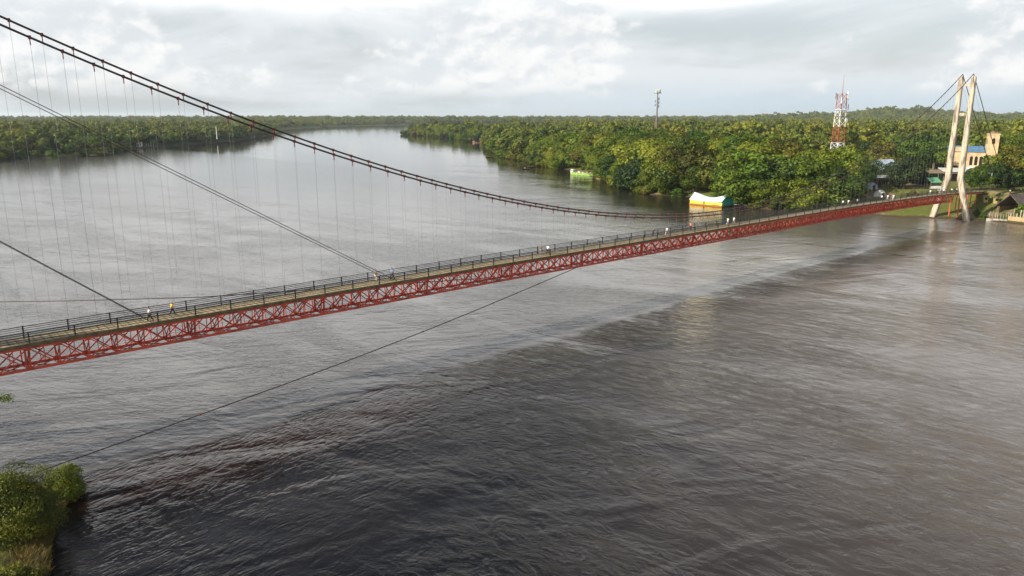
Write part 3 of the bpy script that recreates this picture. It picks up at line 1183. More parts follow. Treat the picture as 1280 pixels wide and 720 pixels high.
mb.build('roof', M['brown_roof'], tw)
arch(L_ / 2 + 2.3, -Wd_ / 2 - 1.25, 13.4, 1.25, 2.6).build('window', M['hole'], tw)
mb = MB()
mb.box((L_ / 2 + 0.04, -Wd_ / 2 + 1.0, 14.4), (0.12, 1.1, 2.3))
mb.build('window', M['hole'], tw)

# red and white lattice mast


def lattice(mb, z0, z1, w0, w1, step, r, rb):
    k = max(1, int(round((z1 - z0) / step)))
    zs = [z0 + (z1 - z0) * i / k for i in range(k + 1)]
    ws = [w0 + (w1 - w0) * i / k for i in range(k + 1)]
    cs = ((-1, -1), (1, -1), (1, 1), (-1, 1))
    for i in range(k):
        for j in range(4):
            a, b_ = cs[j], cs[(j + 1) % 4]
            p = lambda c, q: (c[0] * ws[q] / 2, c[1] * ws[q] / 2, zs[q])
            mb.bar(p(a, i), p(a, i + 1), r)
            mb.bar(p(a, i), p(b_, i + 1), rb)
            mb.bar(p(b_, i), p(a, i + 1), rb)
            mb.bar(p(a, i + 1), p(b_, i + 1), rb)


mp = W(1045, 200, 525)
mz = gz(mp.x, mp.y)
mast = thing('lattice_mast', 'red and white banded lattice mast carrying dishes and a whip aerial', 'mast', (mp.x, mp.y, mz), R(20))
zt = W(1045, 118, 525).z - mz
bands = [(0, 0.255, 'white'), (0.255, 0.50, 'mast_red'), (0.50, 0.77, 'white'), (0.77, 1.0, 'mast_red')]
for a, b_, c_ in bands:
    mb = MB()
    f0 = lambda q: 6.4 - 2.2 * min(1, q * 1.0)
    lattice(mb, zt * a, zt * b_, f0(a), f0(b_), 3.6, 0.34, 0.16)
    mb.build('lattice_section', M[c_], mast)
mb = MB()
mb.tube([(0, 0, zt), (0, 0, zt + 5), (0, 0, zt + 13)], [0.25, 0.15, 0.05], 5)
mb.build('whip_aerial', M['mast_red'], mast)
for z_ in (zt * 0.75, zt * 0.66):
    mb = MB()
    mb.box((0, 0, z_), (5.6, 5.6, 0.25))
    mb.build('platform', M['steel'], mast)
for i, (x, y, z_) in enumerate(((4.4, -1, zt * 0.93), (5.3, 1, zt * 0.86), (3.6, -2.8, zt * 0.8), (-2.8, -2.8, zt * 0.9), (3.9, -1.5, zt * 0.56), (-3.5, 2.0, zt * 0.97), (5.0, 0.0, zt * 1.0))):
    mb = MB()
    mb.bar((x * 0.4, y * 0.4, z_), (x, y, z_), 0.18)
    mb.bar((x, y, z_ - 2.0), (x, y, z_ + 2.0), 0.5, 0.35)
    mb.build('antenna', M['white' if i % 3 == 0 else 'steel'], mast)
for x, y, z_ in ((-2.5, -3.6, zt * 0.22), (2.0, -3.8, zt * 0.6), (4.0, -2.0, zt * 0.07)):
    mb = MB()
    mb.tube([(x, y, z_), (x, y - 0.45, z_), (x, y - 0.5, z_)], [1.25, 1.2, 0.2], 12)
    mb.build('dish', M['white'], mast)

# slim mast far off
mp = W(820, 170, 880)
mz = gz(mp.x, mp.y)
mast2 = thing('telecom_mast', 'slim grey telecom mast rising alone above the far forest', 'mast', (mp.x, mp.y, mz), R(35))
zt = W(820, 112.5, 880).z - mz
mb = MB()
lattice(mb, 0, zt * 0.43, 3.4, 2.0, 3.2, 0.42, 0.28)
mb.build('lattice_base', M['brown_roof'], mast2)
mb = MB()
mb.tube([(0, 0, zt * 0.43), (0, 0, zt * 0.7), (0, 0, zt * 0.97)], [1.0, 0.75, 0.6], 8)
mb.build('pole', M['steel'], mast2)
mb = MB()
mb.box((0, 0, zt * 0.935), (6.4, 6.4, 0.5))
mb.build('platform', M['steel'], mast2)
for k in range(9):
    a = k * 2 * math.pi / 9
    mb = MB()
    mb.box((2.7 * math.cos(a), 2.7 * math.sin(a), zt * 0.965), (0.7, 0.7, 4.4))
    mb.build('antenna', M['pale_roof'], mast2)
for k in range(7):
    a = k * 2.1
    z_ = zt * (0.68 + 0.025 * k)
    mb = MB()
    mb.bar((0, 0, z_), (2.6 * math.cos(a), 2.6 * math.sin(a), z_), 0.25)
    mb.tube([(2.6 * math.cos(a), 2.6 * math.sin(a), z_ - 1.4), (2.6 * math.cos(a), 2.6 * math.sin(a), z_ + 1.4)], 0.45, 6)
    mb.build('antenna', M['steel'], mast2)

# town roofs
p = on_ground(1026, 189)
house('long_building', 'grey roofed building half hidden by trees beside the banded mast', 'building', (p.x, p.y, p.z), R(15), 10, 8, 4.0, 6.4, M['pale_roof'], M['grey_roof'])
p = on_ground(1099, 225)
house('metal_roofed_house', 'house with blue grey sheet roof tucked among the trees above the bridge', 'house', (p.x, p.y, p.z), R(24), 12, 9, 4.6, 8.4, M['cream'], M['blue_grey_roof'], over=0.8)
p = on_ground(1098, 246)
shed('open_shed', 'long low open shed with a flat pale roof behind the railing', (p.x, p.y, p.z), R(6), 14, 5, 3.6, 4.1, M['pale_roof'], M['wood'])
for px, Z_, lab, mm, r_ in ((1086, 272, 'grey tarpaulin dome tent under the edge of the long open shed', 'grey_roof', 3.3), (1099, 273, 'sand coloured tarpaulin shelter beside the grey dome tent', 'pale_roof', 2.6)):
    p = on_ground(px, 250 if r_ > 3 else 250.5)
    o = thing('tarpaulin_tent', lab, 'tent', (p.x, p.y, p.z), R(10))
    mb = MB()
    ring, seg = 5, 12
    vs, fs = [], []
    for i in range(ring):
        for k in range(seg):
            a = 2 * math.pi * k / seg
            e = (math.pi / 2) * i / (ring - 0.6)
            rr = r_ * math.cos(e) * (1 + 0.06 * math.sin(3 * a))
            vs.append((rr * math.cos(a), rr * 0.7 * math.sin(a), -0.3 + 2.6 * math.sin(e)))
    for i in range(ring - 1):
        for k in range(seg):
            fs.append((i * seg + k, i * seg + (k + 1) % seg, (i + 1) * seg + (k + 1) % seg, (i + 1) * seg + k))
    fs.append(tuple((ring - 1) * seg + k for k in range(seg)))
    mb.add(vs, fs)
    mb.build('cover', M[mm], o)
    mb = MB()
    mb.box((0, -r_ * 0.7 - 0.02, 0.5), (1.0, 0.25, 1.5))
    mb.build('opening', M['hole'], o)
p = on_ground(1168, 226)
shed('rusty_roofed_shed', 'market shed with a long rusty brown roof left of the pylon', (p.x, p.y, p.z), R(-6), 17, 7, 3.3, 4.2, M['brown_roof'], M['wood'], side=M['green_awning'])
p = on_ground(1192, 226)
shed('pale_roofed_shed', 'market shed with a pale sheet roof seen between the pylon legs', (p.x, p.y, p.z), R(-10), 11, 7, 3.9, 5.0, M['pale_roof'], M['wood'], side=M['brown_roof'])
p = on_ground(1166, 239)
o = thing('market_stall', 'market stall under a bright green awning at the far bridge end', 'stall', (p.x, p.y, p.z), R(8))
mb = MB()
mb.add([(-2.3, -1.5, 2.3), (2.3, -1.5, 2.3), (2.3, 1.5, 3.9), (-2.3, 1.5, 3.9), (-2.3, -1.5, 2.2), (2.3, -1.5, 2.2), (2.3, 1.5, 3.8), (-2.3, 1.5, 3.8)],
       [(0, 1, 2, 3), (7, 6, 5, 4), (0, 4, 5, 1), (1, 5, 6, 2), (2, 6, 7, 3), (3, 7, 4, 0)])
mb.build('awning', M['green_awning'], o)
for x, y in ((-2.1, -1.3), (2.1, -1.3), (2.1, 1.3), (-2.1, 1.3)):
    mb = MB()
    mb.bar((x, y, -0.6), (x, y, 2.3 if y < 0 else 3.7), 0.14)
    mb.build('post', M['wood'], o)
mb = MB()
mb.box((0, -1.0, 0.45), (4.0, 0.8, 0.9))
mb.build('counter', M['white'], o)

# little kiosks by the bridge end
for px, lab, w_ in ((1232.5, 'left one of two small yellow kiosks by the bridge end', 1.3), (1246, 'right one of two small yellow kiosks by the bridge end', 1.5)):
    p = on_ground(px, 245)
    o = thing('kiosk', lab, 'kiosk', (p.x, p.y, p.z), R(-20), 'yellow kiosks by the bridge end')
    mb = MB()
    mb.box((0, 0, 1.0), (w_, 1.8, 2.1))
    mb.build('cabin', M['pale_yellow'], o)
    mb = MB()
    mb.box((0, 0, 2.2), (w_ + 0.7, 2.6, 0.22), taper=0.85)
    mb.build('roof', M['wood'], o)
    mb = MB()
    mb.box((0, -0.92, 1.35), (w_ * 0.6, 0.08, 0.8))
    mb.build('hatch', M['hole'], o)
    for x in (-w_ / 2 + 0.1, w_ / 2 - 0.1):
        mb = MB()
        mb.bar((x, -0.8, -3.0), (x, -0.8, 0.0), 0.2)
        mb.build('stilt', M['wood'], o)

# thatched shed at the right margin
p = on_ground(1272, 263)
o = thing('thatched_shed', 'dull brown steep roofed riverside shed at the right edge', 'shed', (p.x, p.y, p.z), R(28))
mb = MB()
roof_mesh(mb, 10, 9, 1.2, 5.4, 0.6, 0.3)
mb.build('roof', M['slate_roof'], o)
for x in (-4.5, 0, 4.5):
    for y in (-4, 4):
        mb = MB()
        mb.bar((x, y, -1.5), (x, y, 1.3), 0.25)
        mb.build('post', M['wood'], o)
mb = MB()
mb.box((0, 3.6, 0.3), (9, 0.15, 2.2))
mb.build('back_wall', M['wood'], o)

# bank fence of grey boards and the sandy wall
a, b_ = G(1234, 275.5), G(1259, 277.5)
o = thing('board_fence', 'fence of leaning grey boards along the water at the right', 'fence', (a.x, a.y, 0), math.atan2(b_.y - a.y, b_.x - a.x))
Lf = (b_ - a).length
rng_ = random.Random(5)
k = 0
x = 0.0
while x < Lf:
    w_ = rng_.uniform(0.55, 1.0)
    mb = MB()
    h_ = rng_.uniform(2.4, 3.3)
    ax = rng_.uniform(-0.12, 0.12)
    mb.bar((x + w_ / 2, 0.25 * (k % 2), -0.8), (x + w_ / 2 + ax, 0.25 * (k % 2) + 0.5, h_), w_ * 0.94, 0.1)
    mb.build('board', M['board'], o)
    x += w_
    k += 1
mb = MB()
mb.bar((-0.2, -0.35, 0.35), (Lf, -0.35, 0.35), 0.5, 0.9)
mb.build('foot_beam', M['board'], o)
a, b_ = G(1260, 277.5), G(1296, 281.5)
o = thing('low_wall', 'low sandy orange wall with stub posts at the water, right edge', 'wall', (a.x, a.y, 0), math.atan2(b_.y - a.y, b_.x - a.x))
Lf = (b_ - a).length
mb = MB()
mb.box((Lf / 2, 0, 0.6), (Lf, 0.5, 2.6))
mb.build('wall', M['orange_wall'], o)
for k in range(9):
    mb = MB()
    mb.bar((0.4 + k * Lf / 9, 0.35, -0.5), (0.4 + k * Lf / 9 + rng_.uniform(-.1, .1), 0.35, rng_.uniform(2.6, 4.4)), 0.24)
    mb.build('post', M['board'], o)

# poles
for px, py, Z_, h_, lab in ((1237, 238, 275, 7.5, 'white lamp pole standing among the trees right of the pylon'), (1047, 228, 300, 7.0, 'thin grey utility pole among the trees left of the sheds')):
    p = W(px, py, Z_)
    o = thing('utility_pole', lab, 'pole', (p.x, p.y, p.z - 1))
    mb = MB()
    mb.tube([(0, 0, -1), (0, 0, h_)], [0.17, 0.11], 7)
    mb.build('pole', M['white'] if 'white' in lab else M['pale_roof'], o)
    mb = MB()
    mb.bar((0, 0, h_ - 0.4), (-1.6, 0, h_ - 0.1), 0.12)
    mb.box((-1.7, 0, h_ - 0.1), (0.8, 0.3, 0.16))
    mb.build('arm', M['white'], o)

# ------------------------------------------------------------------ boats and floating houses
A, B = G(862, 255.2), G(902, 259.0)
rz = math.atan2(B.y - A.y, B.x - A.x)
Lb = (B - A).length
bh = thing('floating_boathouse', 'floating yellow boathouse under a sagging white and turquoise tarpaulin roof', 'boathouse', ((A + B) / 2).to_tuple(), rz)
wd = 8.0
mb = MB()
mb.box((0, wd / 2, 0.10), (Lb + 0.3, wd + 0.4, 0.7))
mb.build('raft', M['orange_wood'], bh)
mb = MB()
mb.box((-Lb * 0.28, wd / 2, 1.1), (Lb * 0.44, wd - 0.2, 1.55))
mb.box((Lb * 0.22, wd / 2 + 0.05, 1.02), (Lb * 0.56, wd - 0.3, 1.4))
mb.build('wall', M['yellow'], bh)
mb = MB()
mb.box((-Lb * 0.055, -0.02 + 0.06, 0.95), (0.5, 0.2, 1.5))
mb.box((Lb * 0.32, 0.08, 0.5), (Lb * 0.2, 0.16, 0.25))
mb.build('door', M['orange_wood'], bh)
# sagging roof sheet: eave, ridge, back eave at nine stations
mb = MB()
vs, fs = [], []
NS = 13
for k in range(NS):
    q = k / (NS - 1)
    x = -Lb / 2 - 0.1 + (Lb + 0.2) * q
    ridge = 4.55 - 1.35 * math.sin(math.pi * min(1, q * 0.62 / 0.62)) * 0.9 - 0.35 * q + 0.12 * math.sin(9 * q)
    eave = 1.85 - 0.15 * math.sin(math.pi * q) + 0.08 * math.sin(14 * q)
    vs += [(x, -0.25, eave), (x, wd * 0.22, (eave + ridge) / 2 + 0.12), (x, wd * 0.42, ridge), (x, wd * 0.75, (eave + ridge) / 2), (x, wd + 0.25, eave)]
for k in range(NS - 1):
    for j in range(4):
        fs.append((k * 5 + j, (k + 1) * 5 + j, (k + 1) * 5 + j + 1, k * 5 + j + 1))
mb.add(vs, fs)
ro = mb.build('tarpaulin_roof', M['tarp_white'], bh, True)
so = ro.modifiers.new('thickness', 'SOLIDIFY')
so.thickness = 0.08
mb = MB()
x0 = Lb / 2 + 0.15
ridge = vs[-3][2]
mb.add([(x0 - 0.1, -0.2, 0.5), (x0 - 0.1, wd * 0.42, ridge - 0.02), (x0 + 2.0, wd + 1.6, 0.5), (x0 - 0.2, -0.1, 0.4), (x0 - 0.2, wd * 0.42, ridge - 0.1), (x0 + 1.8, wd + 1.6, 0.4)],
       [(0, 2, 1), (3, 4, 5), (0, 1, 4, 3), (1, 2, 5, 4), (2, 0, 3, 5)])
mb.build('side_tarpaulin', M['tarp_teal'], bh)
a = G(916, 256.5, 0.3)
o = thing('gangplank', 'thin pale gangplank reaching from the boathouse to the bank', 'plank', a.to_tuple(), rz + 0.5)
mb = MB()
mb.box((1.5, 0, 0.25), (7.0, 0.7, 0.12))
mb.build('plank', M['pale_roof'], o)
for x in (-1.5, 3.5):
    mb = MB()
    mb.bar((x, 0, -1), (x, 0, 0.9), 0.14)
    mb.build('post', M['wood'], o)


def hull(mb, L, B_, h, sheer=0.25, n=11, pointed_both=False):
    vs, fs = [], []
    for k in range(n):
        q = k / (n - 1)
        x = -L / 2 + L * q
        w_ = B_ / 2 * (math.sin(math.pi * (0.5 * (1 - q) + (0.0 if pointed_both else 0.0))) ** 0.7 if not pointed_both else max(0.05, math.sin(math.pi * q)) ** 0.6)
        w_ = max(w_, 0.04)
        z1 = h + sheer * abs(2 * q - 1) ** 2
        vs += [(x, -w_, z1), (x, -w_ * 0.7, -0.25), (x, w_ * 0.7, -0.25), (x, w_, z1)]
    for k in range(n - 1):
        for j in range(3):
            fs.append((k * 4 + j, k * 4 + j + 1, (k + 1) * 4 + j + 1, (k + 1) * 4 + j))
        fs.append((k * 4 + 3, k * 4, (k + 1) * 4, (k + 1) * 4 + 3))
    fs += [(3, 2, 1, 0), tuple((n - 1) * 4 + j for j in range(4))]
    mb.add(vs, fs)


A, B = G(743, 220.3), G(714, 217.5)
rz = math.atan2(B.y - A.y, B.x - A.x)
Lg = (B - A).length
boat = thing('river_boat', 'lime green passenger boat moored below the trees by the sandbank', 'boat', ((A + B) / 2).to_tuple(), rz)
mb = MB()
hull(mb, Lg * 1.05, 4.4, 1.05, 0.5)
mb.build('hull', M['lime'], boat)
mb = MB()
mb.box((-Lg * 0.08, 0, 1.25), (Lg * 0.72, 3.4, 0.14))
mb.build('deck', M['lime'], boat)
for k in range(9):
    mb = MB()
    x = -Lg * 0.40 + k * Lg * 0.085
    mb.box((x, (-1) ** k * 0.6, 1.55), (0.8 + 0.3 * (k % 3), 1.2, 0.45 + 0.25 * (k % 2)), rz=0.3 * k)
    mb.build('cargo_sack', M[('white', 'pale_roof', 'steel')[k % 3]], boat)
mb = MB()
mb.box((Lg * 0.42, 0, 2.2), (2.6, 2.2, 1.3), taper=0.8)
mb.build('wheelhouse', M['white'], boat)
mb = MB()
mb.box((Lg * 0.42, 0, 2.3), (2.0, 2.24, 0.5))
mb.build('window', M['hole'], boat)
for k in range(4):
    mb = MB()
    x = -Lg * 0.4 + k * Lg * 0.27
    mb.bar((x, 1.9, 0.3), (x, 1.95, 1.8), 0.22)
    mb.build('fender', M['white'], boat)


def canoe(label, px0, py0, px1, py1, wide=1.1):
    A, B = G(px0, py0), G(px1, py1)
    o = thing('canoe', label, 'canoe', ((A + B) / 2).to_tuple(), math.atan2(B.y - A.y, B.x - A.x))
    L = (B - A).length
    mb = MB()
    hull(mb, L, wide, 0.42, 0.25, pointed_both=True)
    mb.build('hull', M['canoe'], o)
    for q in (-0.25, 0.05, 0.28):
        mb = MB()
        mb.box((L * q, 0, 0.5), (0.3, wide * 0.9, 0.06))
        mb.build('bench', M['wood'], o)
    return o


can1 = canoe('long dark canoe with passengers out on the water left of the green boat', 653, 212.0, 663, 211.2, 1.6)
can2 = canoe('second slimmer canoe running close behind the passenger canoe', 657, 209.8, 669.5, 209.0, 1.3)
can3 = canoe('tiny distant canoe with two people off the wooded point', 607.5, 197.2, 613.5, 196.9, 1.4)

for px0, px1, py, lab, wm in ((591, 598.5, 178.0, 'pink walled floating house under the trees of the far shore', 'pink'), (606.5, 615.5, 180.0, 'pale floating house with a rusty roof beside the wooded point', 'pale_roof'),
                              (599.5, 604, 178.8, 'small brown floating hut between the pink house and the pale house', 'wood')):
    A, B = G(px0, py), G(px1, py)
    o = house('floating_house', lab, 'house', ((A + B) / 2 + Vector((0, 3, 0.9))).to_tuple(), 0.1, (B - A).length, 6, 2.9, 4.6, M[wm], M['brown_roof'],
              [('doorway', -1.0, -3.0, 1.0, 1.1, 2.0, True), ('window', 1.4, -3.0, 1.5, 1.0, 1.0, True)])
    mb = MB()
    mb.box((0, 0, -0.75), ((B - A).length + 2, 8, 0.5))
    mb.build('raft', M['wood'], o)

# sandbank tip by the green boat
a = G(757, 223)
mb = MB()
vs, fs = [], []
for k in range(14):
    an = 2 * math.pi * k / 14
    vs.append((a.x + (6.0 + rng_.uniform(-.6, .6)) * math.cos(an), a.y + 9 * math.sin(an), -0.3))
for k in range(14):
    an = 2 * math.pi * k / 14
    vs.append((a.x + 4.5 * math.cos(an), a.y + 7 * math.sin(an), 0.55))
mb.add(vs, [(k, (k + 1) % 14, 14 + (k + 1) % 14, 14 + k) for k in range(14)] + [tuple(range(14, 28))])
M['sand'] = mat('yellow_sand', (0.34, 0.24, 0.09), 0.95, (0.22, 0.17, 0.07), 0.5)
tag(mb.build('sandbank', M['sand'], None, True), 'low yellow sandbank at the stern of the green boat', 'sandbank', kind='structure')
a = G(802, 238)
o = thing('moored_punt', 'narrow pale punt lying at the foot of the shore trees', 'boat', a.to_tuple(), -0.5)
mb = MB()
hull(mb, 8, 1.3, 0.5, 0.2, pointed_both=True)
mb.build('hull', M['pink'], o)
mb = MB()
mb.box((0, 0, 0.55), (0.4, 1.1, 0.06))
mb.build('bench', M['wood'], o)

# left bank: hut, jetty posts, white column
a = G(168, 186)
o = house('riverside_hut', 'small whitewashed hut above the water on the left bank', 'hut', (a.x, a.y + 12, gz(a.x, a.y + 12) + 1.2), 0.2, 4.6, 5, 2.3, 3.6, M['pale_roof'], M['brown_roof'],
          [('doorway', -1, -2.5, 0.9, 1.2, 2.0, True), ('window', 1.5, -2.5, 1.5, 1.0, 0.9, True)])
for x in (-2.6, 2.6):
    mb = MB()
    mb.bar((x, -2.3, -3), (x, -2.3, 0), 0.3)
    mb.build('stilt', M['wood'], o)
a = G(187, 184.5)
o = thing('jetty', 'row of pale jetty posts in the water beside the whitewashed hut', 'jetty', (a.x, a.y + 1, 0), 0.35)
for k in range(4):
    mb = MB()
    mb.bar((k * 2.4 - 3.6, 0, -1), (k * 2.4 - 3.6, 0, 4.6), 0.45)
    mb.build('post', M['pale_roof'], o)
mb = MB()
mb.box((0, 1.6, 1.2), (9, 3, 0.25))
mb.build('deck', M['wood'], o)
a = W(128, 181, 800)
house('pink_house', 'pinkish house wall showing between the left bank trees', 'house', (a.x, a.y, 9.0), 0.3, 9, 7, 3.5, 5.5, M['pink'], M['pale_roof'], [('window', 1.5, -3.5, 1.8, 1.2, 1.2, True)])
a = W(271, 170, 960)
o = thing('white_beacon', 'tall white beacon column standing in the left bank trees', 'beacon', (a.x, a.y, a.z - 2))
mb = MB()
mb.tube([(0, 0, -2), (0, 0, 6), (0, 0, 13.5)], [0.55, 0.45, 0.3], 8)
mb.build('column', M['white'], o)
mb = MB()
mb.box((0, 0, 13.8), (0.9, 0.9, 0.5))
mb.build('cap', M['white'], o)

# ------------------------------------------------------------------ trees one can tell apart
NUM = ['zeroth', 'first', 'second', 'third', 'fourth', 'fifth', 'sixth', 'seventh', 'eighth', 'ninth', 'tenth', 'eleventh', 'twelfth', 'thirteenth', 'fourteenth', 'fifteenth',
       'sixteenth', 'seventeenth', 'eighteenth', 'nineteenth', 'twentieth'] + ['%dth' % k for k in range(21, 90)]
for k in (21, 31, 41, 51):
    NUM[k] = '%dst' % k
    NUM[k + 1] = '%dnd' % (k + 1)
    NUM[k + 2] = '%drd' % (k + 2)
LOOK = {'broad': 'olive green', 'green': 'fresh green', 'dark': 'dark green', 'olive': 'yellow olive', 'dry': 'dry brown', 'palm': 'feathery palm', 'bush': 'low bushy'}


def pix(x, y, z):
    dy, dz = y, z - CAM_H
    Zd = dy * COS - dz * SIN
    return 640 + F_PX * x / Zd, 360 - F_PX * (dz * COS + dy * SIN) / Zd


def scatter(poly, pxr, inl, gap, seed, tries=9000, far=1500, near=0):
    rr = np.random.default_rng(seed)
    shp = [p for p in poly if abs(p[0]) < 2500 and p[1] < 3000]
    xs, ys = [p[0] for p in shp], [p[1] for p in shp]
    P = np.stack([rr.uniform(min(xs), max(xs), tries * 12), rr.uniform(min(ys), min(max(ys), far), tries * 12)], 1)
    px, _ = pix(P[:, 0], P[:, 1], 3.0)
    dist = np.hypot(P[:, 0], P[:, 1])
    P = P[(px > pxr[0]) & (px < pxr[1]) & (dist < far) & (dist > near)]
    d = signed_inland(P, poly)
    ok = (d > inl[0]) & (d < inl[1])
    P, d = P[ok], d[ok]
    order = np.argsort(d + rr.uniform(0, 8, len(d)))
    keep = []
    kx = np.zeros((0, 2))
    for i in order:
        if len(kx) == 0 or np.min(np.hypot(kx[:, 0] - P[i, 0], kx[:, 1] - P[i, 1])) > gap * rr.uniform(0.85, 1.2):
            keep.append((P[i, 0], P[i, 1], d[i]))
            kx = np.vstack([kx, P[i]])
    return keep


OCC = []            # ground taken by buildings: x, y, radius
for o in list(COL.objects):
    if o.parent is None and o.get('category') in ('church', 'building', 'house', 'shed', 'tent', 'stall', 'kiosk', 'hut'):
        OCC.append((o.location.x, o.location.y, 7.0))


def free(x, y, extra=0.0):
    return all(math.hypot(x - a, y - b_) > r_ + extra for a, b_, r_ in OCC)


SPOTS = []          # every single tree: x, y


def pick(r, w):
    a = r.random() * sum(w.values())
    for k, v in w.items():
        a -= v
        if a <= 0:
            break
    n_ = {'broad': 4, 'green': 3, 'dark': 2, 'olive': 2, 'dry': 1, 'palm': 3, 'bush': 3}[k]
    return (k, r.randrange(n_))


def low_view(x, y):
    # the younger growth in front of the banded mast
    px = pix(x, y, 6)[0]
    if not (978 < px < 1105 and 235 < y < 560):
        return 1.0
    top = CAM_H - (195 - 145) / F_PX * y
    return max(0.3, min(1.0, (top - gz(x, y)) / 16.0))


def wood(pts, weights, hrange, seed, ref, left, group, where):
    r = random.Random(seed)
    pts = [p for p in pts if free(p[0], p[1])]
    front = sorted([p for p in pts if p[2] < 9.5], key=lambda p: pix(p[0], p[1], 0)[0], reverse=left)
    nf = {}
    for x, y, d in pts:
        key = pick(r, weights)
        if d < 6 and key[0] == 'palm':
            key = ('bush', r.randrange(3))
        h = r.uniform(*hrange) * (0.80 if d < 8 else 1.0)
        if key[0] == 'bush':
            h = r.uniform(4.0, 6.5)
        if key[0] == 'dry':
            h = 10
        if (x, y, d) in front:
            i = front.index((x, y, d)) + 1
            lab = '%s tree, %s in the waterside row %s' % (LOOK[key[0]], NUM[i], ref)
        else:
            lab = '%s tree in the wood %s' % (LOOK[key[0]], where)
        h *= low_view(x, y)
        plant(key, x, y, h, lab, 'tree', group, wide=r.uniform(1.0, 1.4), z=max(gz(x, y), 0.0) - (1.6 if d < 5 and key[0] not in ('bush', 'palm') else 0))
        SPOTS.append((x, y))


# right bank between the wooded point and the bridge
p1 = scatter(RIGHT, (618, 1056), (-0.8, 60), 9.6, 11, 5200, 720)
p1 = [p for p in p1 if not (706 < pix(p[0], p[1], 0)[0] < 750 and p[2] < 3) and not (864 < pix(p[0], p[1], 0)[0] < 902 and p[2] < 2.5)]
p1.sort(key=lambda p: p[0] ** 2 + p[1] ** 2)
p1 = p1[:144]
wood(p1, {'broad': 6, 'green': 1.6, 'dark': 0.8, 'olive': 1.8, 'bush': 0.5}, (15, 22), 3, 'left of the bridge', True, 'trees of the riverside wood', 'behind the boathouse')
# wooded point and the shore beyond it
p2 = scatter(RIGHT, (500, 622), (-1.5, 14), 17, 12, 9000, 1500, 700)
p2.sort(key=lambda p: p[0] ** 2 + p[1] ** 2)
wood(p2[:62], {'broad': 4, 'green': 2, 'olive': 2, 'dark': 1}, (13, 19), 4, 'upstream of the wooded point', True, 'trees of the far point', 'of the distant point')
# left bank
p3 = scatter(LEFT, (-12, 345), (-1, 60), 12, 13, 9000, 1400)
p3.sort(key=lambda p: p[0] ** 2 + p[1] ** 2)
wood(p3[:56], {'broad': 2.5, 'green': 3, 'dark': 2.2, 'olive': 1.5, 'palm': 4.5, 'bush': 1.6}, (11, 17), 5, 'of the opposite bank, counted from the left', False, 'trees of the opposite bank', 'of the opposite bank')

# shrubs hanging over the water at the foot of the wood
r = random.Random(91)
for (ax, ay), (bx_, by_) in zip(RIGHT[5:26], RIGHT[6:27]):
    L = math.hypot(bx_ - ax, by_ - ay)
    for k in range(max(1, int(L / 6.0))):
        q = (k + r.uniform(0.1, 0.9)) / max(1, int(L / 6.0))
        x, y = ax + (bx_ - ax) * q, ay + (by_ - ay) * q
        px = pix(x, y, 0)[0]
        if 704 < px < 764 or 864 < px < 904 or px > 1062:
            continue
        plant(('bush', r.choice((0, 0, 1, 2))), x + r.uniform(-1, 1), y + r.uniform(0, 2.5), r.uniform(2.8, 5.2), 'low leafy shrub hanging over the water at the foot of the right bank wood', 'shrub', 'waterside shrubs of the right bank', wide=r.uniform(1.0, 1.5), z=-0.1)

# a dry brown bush at the water
a = G(676, 206)
plant(('dry', 0), a.x + 1, a.y + 4, 11, 'dry brown bush at the water between green trees', 'shrub', name='shrub')
SPOTS.append((a.x, a.y + 4))

